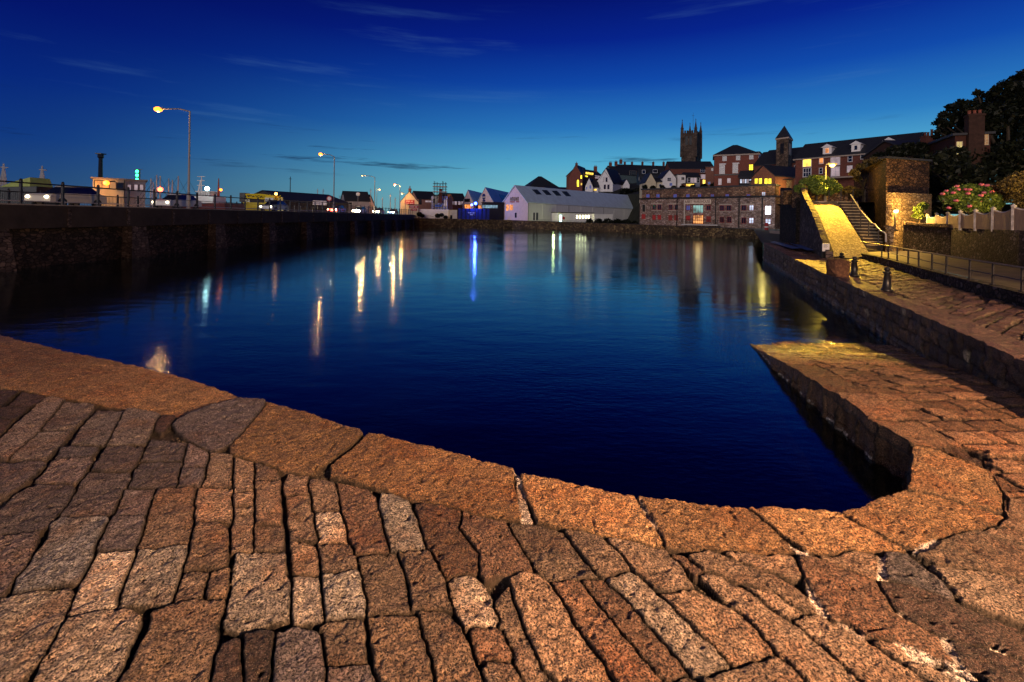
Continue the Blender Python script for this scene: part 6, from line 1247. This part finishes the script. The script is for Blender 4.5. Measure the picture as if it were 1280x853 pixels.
# hydrangea
hy = pc([(1188,247,9),(1200,243,11),(1212,240,11),(1224,242,12),(1236,248,10),(1246,254,7),(1196,256,9),(1210,254,11),(1226,256,10),(1240,259,7),(1186,258,6)], 25, 1)
t = tree('hydrangea_bush', 'large hydrangea bush dotted with pink flower heads over the picket fence', 'bush', (P(1215,270,25).x,25,2.98), hy, 9000, .075, leaf_gr, seed=10, tr=.08)
pink = mat('pink_petals', (.62,.16,.22), .6, .35, 8); r = np.random.RandomState(5)
for i, (px, py) in enumerate([(1196,233),(1198,237),(1183,239),(1192,241),(1178,242.5),(1207,237),(1212,237.5),(1210,242),(1204,247.5),(1195,251),(1186,260),(1181,250.5),(1227,231),(1234,232),(1240,240),(1226,244.5),(1218,253),(1224,252),(1212,258),(1230,241)]):
    q = P(px, py, 23.6+(i%3)*.25); m = MB()
    for k in range(26):
        d = Vector(r.normal(size=3)).normalized(); c_ = q+Vector((d.x*.11,d.y*.11,d.z*.07)); a = d.cross(Vector((.3,.5,.8))).normalized()*.035; b = d.cross(a).normalized()*.035; m.add([c_-a,c_-b,c_+a,c_+b], [(0,1,2,3)])
    m.ball(q, .09, .6, 8); m.build('flower_head', pink, t)
bs = pc([(1262,232,10),(1274,226,12),(1288,228,16),(1268,246,10),(1282,244,14),(1300,240,16)], 24, 1)
tree('garden_shrub', 'lit brown-green shrub at the right edge beside the hydrangea', 'shrub', (P(1280,270,24).x,24,2.98), bs, 6500, .07, leaf_br, seed=12, tr=.08)
bs = pc([(1246,238,7),(1252,243,7),(1254,234,5)], 27, 1)
tree('garden_shrub', 'reddish dim shrub between the hydrangea and the right-edge shrub', 'shrub', (P(1250,262,27).x,27,2.98), bs, 2200, .07, leafmat('reddish_leaves', (.06,.02,.01), (.16,.07,.03)), seed=13, tr=.08)
# dark trees left of the warehouse and hedges on its roof line
bs = pc([(782,243,8),(790,246,9),(798,243,8),(794,253,10),(786,255,8),(800,254,8),(776,247,5)], 178, 4)
tree('dark_trees', 'dark round trees between the white shed roof and the stone warehouse', 'trees', (P(790,262,178).x,178,3), bs, 7000, .5, leaf_dk, seed=14, tr=.3)
bs = pc([(806,234,3),(816,235,3),(828,234.5,3),(842,235,3),(853,234.5,3),(866,234,3),(880,233.5,4),(892,232.5,4),(904,231.5,4),(914,230,4.5),(922,231,4)], 122, 2)
tree('terrace_hedge', 'low dark hedge line above the parapet of the stone warehouse', 'hedge', (P(860,240,122).x,122,6), bs, 6000, .2, leaf_dk, seed=15, tr=.1)
bs = pc([(737,277,4),(748,278,5),(760,279,6),(772,279.5,6),(783,280,6),(793,281,5)], 119, 1)
tree('quay_bushes', 'dark low bushes on the quay edge in front of the white annex', 'bushes', (P(765,282,119).x,119,1.5), bs, 4000, .25, leaf_dk, seed=16, tr=.1)
bs = pc([(547,270,3),(552,269,2.5),(557,272,2.5),(528,270,2.5),(524,268,3)], 128.5, .3)
tree('ivy_patch', 'dark ivy clumps at the foot of the long white quay wall', 'ivy', (P(545,273,128.5).x,128.5,2.6), bs, 2000, .18, leaf_dk, seed=17, tr=.06)
# ------------------------------------------------------------------ lamp over the ramp
b = P(1031.7,243,37.2); h_ = P(1037,206,37.2)
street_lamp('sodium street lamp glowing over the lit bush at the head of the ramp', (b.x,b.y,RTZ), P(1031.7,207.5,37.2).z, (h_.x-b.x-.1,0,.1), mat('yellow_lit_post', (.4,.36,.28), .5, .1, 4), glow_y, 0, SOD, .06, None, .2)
lamp('bush_light', (h_.x, h_.y-.9, h_.z-.7), 260, (1,.6,.06), .15)
sd_ = bpy.data.lights.new('ramp_lamp_light', 'SPOT'); sd_.energy = 18000; sd_.color = (1,.56,.05); sd_.spot_size = math.radians(52); sd_.spot_blend = .5; sd_.shadow_soft_size = .15
so_ = bpy.data.objects.new('ramp_lamp_light', sd_); COL.objects.link(so_); so_.location = (h_.x-.3, h_.y-1.4, h_.z-.5); so_.rotation_euler = (Vector((21.5,31.8,3.6))-so_.location).to_track_quat('-Z','Y').to_euler()
# ------------------------------------------------------------------ picket fence
posts = [(1159.5,268.5,285,30),(1171,267,285,27.8),(1185,265.7,285.5,25.8),(1200.6,264,284.5,24),(1219.6,262.5,285,22.6),(1241.7,260,284.5,21.2),(1267,256.8,284,19.8),(1300,252,284,18.3)]
t = thing('picket_fence', 'pale scalloped picket fence with white posts on top of the dark boundary wall', 'fence', (P(1219,0,22.6).x,22.6,2.98))
pb = []
for px, a, b, Y_ in posts:
    q = P(px, a, Y_); pb.append(q); MB().box(q.x-.05,q.x+.05,q.y-.05,q.y+.05,2.95,q.z-.06).lathe((q.x,q.y,q.z-.06), [(.1,0),(.1,.04),(.05,.08),(.01,.12)], 8).build('post', mat('weathered_white_paint', (.45,.42,.40), .7, .5, 5), t)
for i in range(len(pb)-1):
    a, b = pb[i], pb[i+1]; n_ = 17; m = MB(); d = Vector((b.x-a.x,b.y-a.y,0)); L_ = d.length; d /= L_; nn = Vector((d.y,-d.x,0))*.015
    for j in range(n_):
        f0 = (j+.5)/n_; sag = math.sin(f0*math.pi)*.16; zt_ = a.z+(b.z-a.z)*f0-.12-sag; c0_ = Vector((a.x,a.y,0))+d*(L_*(j+.08)/n_); c1_ = Vector((a.x,a.y,0))+d*(L_*(j+.92)/n_)
        m.hexa([(c0_+nn*-1).to_tuple()[:2]+(3.05,),(c1_-nn).to_tuple()[:2]+(3.05,),(c1_+nn).to_tuple()[:2]+(3.05,),(c0_+nn).to_tuple()[:2]+(3.05,)]+[(c0_-nn).to_tuple()[:2]+(zt_,),(c1_-nn).to_tuple()[:2]+(zt_,),(c1_+nn).to_tuple()[:2]+(zt_,),(c0_+nn).to_tuple()[:2]+(zt_,)])
    m.build('board_panel', timber, t)
    rr = MB(); pts = [(a.x+(b.x-a.x)*s_-nn.x*3, a.y+(b.y-a.y)*s_-nn.y*3, a.z+(b.z-a.z)*s_-.1-math.sin(s_*math.pi)*.16) for s_ in np.linspace(0,1,9)]; rr.tube(pts, .028, 6).build('top_rail', trim, t)
# lamp that lights the garden, standing beyond the right edge of the view
street_lamp('street lamp lighting the garden fence from beyond the right edge', (28.5,18,2.98), 5.3, (-1.0,0,.1), galv, glow_y, 2500, (1,.6,.12), .06, None, .12)
# ------------------------------------------------------------------ houses on the right skyline
fc = house('hipped_house', 'dark low house with a chimney of three pots on the skyline', 1138, 187.5, 60, 1176, 60, 8, 8, 'side', 1.8, mat('black_brick', (.04,.02,.016), .9, .4, 4), slate)
q = P(1160,184,62); m_ = MB(); m_.box(q.x-.72,q.x+.72,q.y-.4,q.y+.4,q.z-.4,P(0+1160,170.5,62).z).box(q.x-.8,q.x+.8,q.y-.48,q.y+.48,P(1160,172,62).z,P(1160,171,62).z); ch = m_.build('chimney', brick_dk, fc.t)
for px, top in ((1156.2,165.5),(1160,165.5),(1164.6,162)): a = P(px, 171, 62); MB().lathe(a, [(.16,0),(.13,P(px,top,62).z-a.z-.1),(.19,P(px,top,62).z-a.z)], 8).build('chimney_pot', brick_dk, ch)
vdb = mat('very_dark_brick', (.05,.018,.014), .9, .4, 4)  # near-black variant of the dark brick
fc = house('chimney_house', 'dark brick house with a massive chimney breast and two lit sash windows', 1194, 170, 41, 1238, 40, 6, 7, 'flat', .3, vdb, slate)
a = fc.hit(1208,150); b = fc.hit(1227,190); m_ = MB(); fc.box(m_, a[0], b[0], -.5, .4, 7, fc.hit(1208,144)[1]); fc.box(m_, a[0]-.06, b[0]+.06, -.56, .46, fc.hit(1208,147)[1], fc.hit(1208,145)[1]); ch = m_.build('chimney', mat('black_brick', (.04,.02,.016), .9, .4, 4), fc.t)
for i in range(3): u = a[0]+(b[0]-a[0])*(i+.5)/3; MB().lathe(fc.pt(u,-.05,fc.hit(1208,144)[1]), [(.13,0),(.11,.3),(.15,.36)], 8).build('chimney_pot', brick, ch)
window(fc, fc.t, 1196, 178, 1202, 193, emit('cream_lit_sash', (1,.75,.25), .8, .3, 2), cream, 2, 4, fw=.14); window(fc, fc.t, 1229, 166.5, 1234.5, 181, emit('dim_orange_sash', (.8,.35,.1), .35, .3, 2), cream, 2, 4, fw=.14)
# ------------------------------------------------------------------ bollards, chain, stone block, notice
def bollard(label, px, py_t, py_b, z):
    x, y = W(px, py_b, z); z = float(zq(y)); h_ = P(px, py_t, y).z-z; t = thing('chain_bollard', label, 'bollard', (x,y,z-.03), 'black chained bollards on the upper quay'); s_ = h_/.75
    MB().lathe((x,y,z-.03), [(.16*s_,0),(.16*s_,.07*s_),(.125*s_,.1*s_),(.075*s_,.55*s_),(.11*s_,.58*s_),(.11*s_,.61*s_),(.06*s_,.64*s_)], 16).build('shaft', darkpaint, t, True); MB().ball((x,y,z-.03+.70*s_), .085*s_, .9, 12).build('cap', darkpaint, t, True); return Vector((x,y,z+.6*s_))
b3 = bollard('black tapered bollard with ball cap nearest to the camera on the upper quay', 1108.7, 333.5, 363.5, 1.13)
b2 = bollard('black tapered bollard just right of the rough stone block', 1068, 320.5, 344.5, 1.15)
b1 = bollard('small black bollard mostly hidden behind the rough stone block', 1052, 315.5, 335, 1.2)
def chain(label, a, b, sag):
    t = thing('chain', label, 'chain', a.lerp(b, .5)); m = MB(); n_ = 40; pts = [a.lerp(b, i/n_)-Vector((0,0,sag*4*(i/n_)*(1-i/n_))) for i in range(n_+1)]
    for i in range(n_):
        p_, q_ = pts[i], pts[i+1]; d = (q_-p_); s_ = d.cross(Vector((0,0,1))).normalized()*.018 if i % 2 else Vector((0,0,.018)); c_ = (p_+q_)/2; e = d*.62
        m.tube([c_-e+s_*.2, c_-e*.6+s_, c_+e*.6+s_, c_+e-s_*.2, c_+e*.6-s_, c_-e*.6-s_, c_-e+s_*.2], .006, 5)
    o_ = m.build('links', iron, t); o_['kind'] = 'stuff'; return t
chain('iron chain hanging between the two bollards beside the stone block', b1, b2, .18)
x, y = W(1047, 345, 1.15); z = float(zq(y)); t_b = MB(); r = np.random.RandomState(9)
k = y/F; w_ = 19.5*k; h_ = 22*k; nx = 9; v = []; f = []
import bmesh
bm = bmesh.new(); bmesh.ops.create_cube(bm, size=1); bmesh.ops.subdivide_edges(bm, edges=bm.edges[:], cuts=7, use_grid_fill=True)
for vv_ in bm.verts:
    c_ = vv_.co; L_ = max(abs(c_.x),abs(c_.y),abs(c_.z)); sph = c_.normalized()*.62; c_ = c_.lerp(sph, .5); tp = 1+.12*(c_.z) ; n1 = r.uniform(-.018,.018,3)
    vv_.co = Vector((c_.x*w_*tp+n1[0], c_.y*w_*.9+n1[1], (c_.z+.48)*h_+n1[2]))
me = bpy.data.meshes.new('stone_block'); bm.to_mesh(me); bm.free(); me.materials.append(masonry('block_granite', [(.17,.085,.05),(.10,.05,.032)], (.1,.05,.035), .07, 1, jw=.02)); o = bpy.data.objects.new('stone_block', me); link(o); o.location = (x,y,z); tag(o, 'squat rough granite mooring block standing left of the black bollard', 'stone block')
x, y = W(1031, 324, 1.2); z = float(zq(y)); t = thing('notice_board', 'small white notice on a black post in front of the ramp parapet', 'notice board', (x,y,z))
k = y/F; zt_ = P(1031,304.5,y).z; MB().box(x-.03,x+.03,y-.03,y+.03,z-.02,zt_-.1).box(x-3.6*k,x+3.6*k,y-.05,y+.1,z-.02,P(1031,315,y).z).build('post', darkpaint, t)
MB().box(x-4.3*k,x+4.3*k,y-.09,y-.051,P(1031,314.2,y).z,zt_).build('panel', trim, t)
m = MB()
for i in range(6): zz = zt_-.04-i*.035; m.box(x-3*k,x+(2.6-(i%3)*.7)*k,y-.094,y-.0905,zz-.01,zz)
m.build('lettering', darkpaint, t)
# blue bins / van behind by the warehouse corner
q = P(1000,290,60); t = thing('skip', 'dark blue skip standing on the quay road below the retaining wall', 'skip', (q.x,q.y,1.5)); MB().hexa([(q.x-.9,q.y-.7,1.55),(q.x+.9,q.y-.7,1.55),(q.x+.9,q.y+.7,1.55),(q.x-.9,q.y+.7,1.55),(q.x-1.3,q.y-.9,2.5),(q.x+1.2,q.y-.9,2.5),(q.x+1.2,q.y+.9,2.5),(q.x-1.3,q.y+.9,2.5)]).build('body', bluep, t); MB().box(q.x-1.35,q.x+1.25,q.y-.95,q.y+.95,2.5,2.6).build('rim', bluep, t)
q = P(958,293,76); t = thing('mooring_post', 'short red-banded post on the corner of the quay beside the warehouse', 'post', (q.x,q.y,1.8)); MB().lathe((q.x,q.y,1.8), [(.3,0),(.3,.9),(.2,1.2)], 10).build('shaft', redpaint, t); MB().lathe((q.x,q.y,2.2), [(.31,0),(.31,.2)], 10).build('band', white, t)
# ------------------------------------------------------------------ grit lying in the joints of the near paving
r = np.random.RandomState(77); m = MB(); cand = np.argwhere((GJ > .9) & GIN & (np.hypot(GX, GY) < 7) & (np.abs(GX) < 5)); sel = cand[r.choice(len(cand), min(len(cand), 3000), replace=False)]
for a_, b_ in sel:
    x, y, z = GX[a_, b_], GY[a_, b_], GZ[a_, b_]; q = r.uniform(.003, .009); d = [Vector(r.normal(size=3)).normalized()*q*r.uniform(.7,1.3) for _ in range(4)]; c_ = Vector((x, y, z+q*.4))
    m.add([c_+Vector((q,0,0)), c_+Vector((-q*.5,q*.9,0)), c_+Vector((-q*.5,-q*.8,0)), c_+Vector((0,0,q*.9)), c_-Vector((0,0,q*.6))], [(0,1,3),(1,2,3),(2,0,3),(1,0,4),(2,1,4),(0,2,4)])
o = m.build('grit', mat('pale_grit', (.22,.17,.13), .85, .6, 60)); tag(o, 'loose grit and small chips lying in the joints of the near paving', 'grit', kind='stuff')
# ------------------------------------------------------------------ the lamp behind the photographer that lights the foreground
street_lamp('sodium street lamp standing on the quay behind the camera', (9.5,-5.5,.9), 5.8, (-1.2,.8,.1), galv, glow_or, 0, SOD, .09)
lamp('lamp_light', (8.0,-4.3,5.4), 19500, (1,.58,.30), .06)
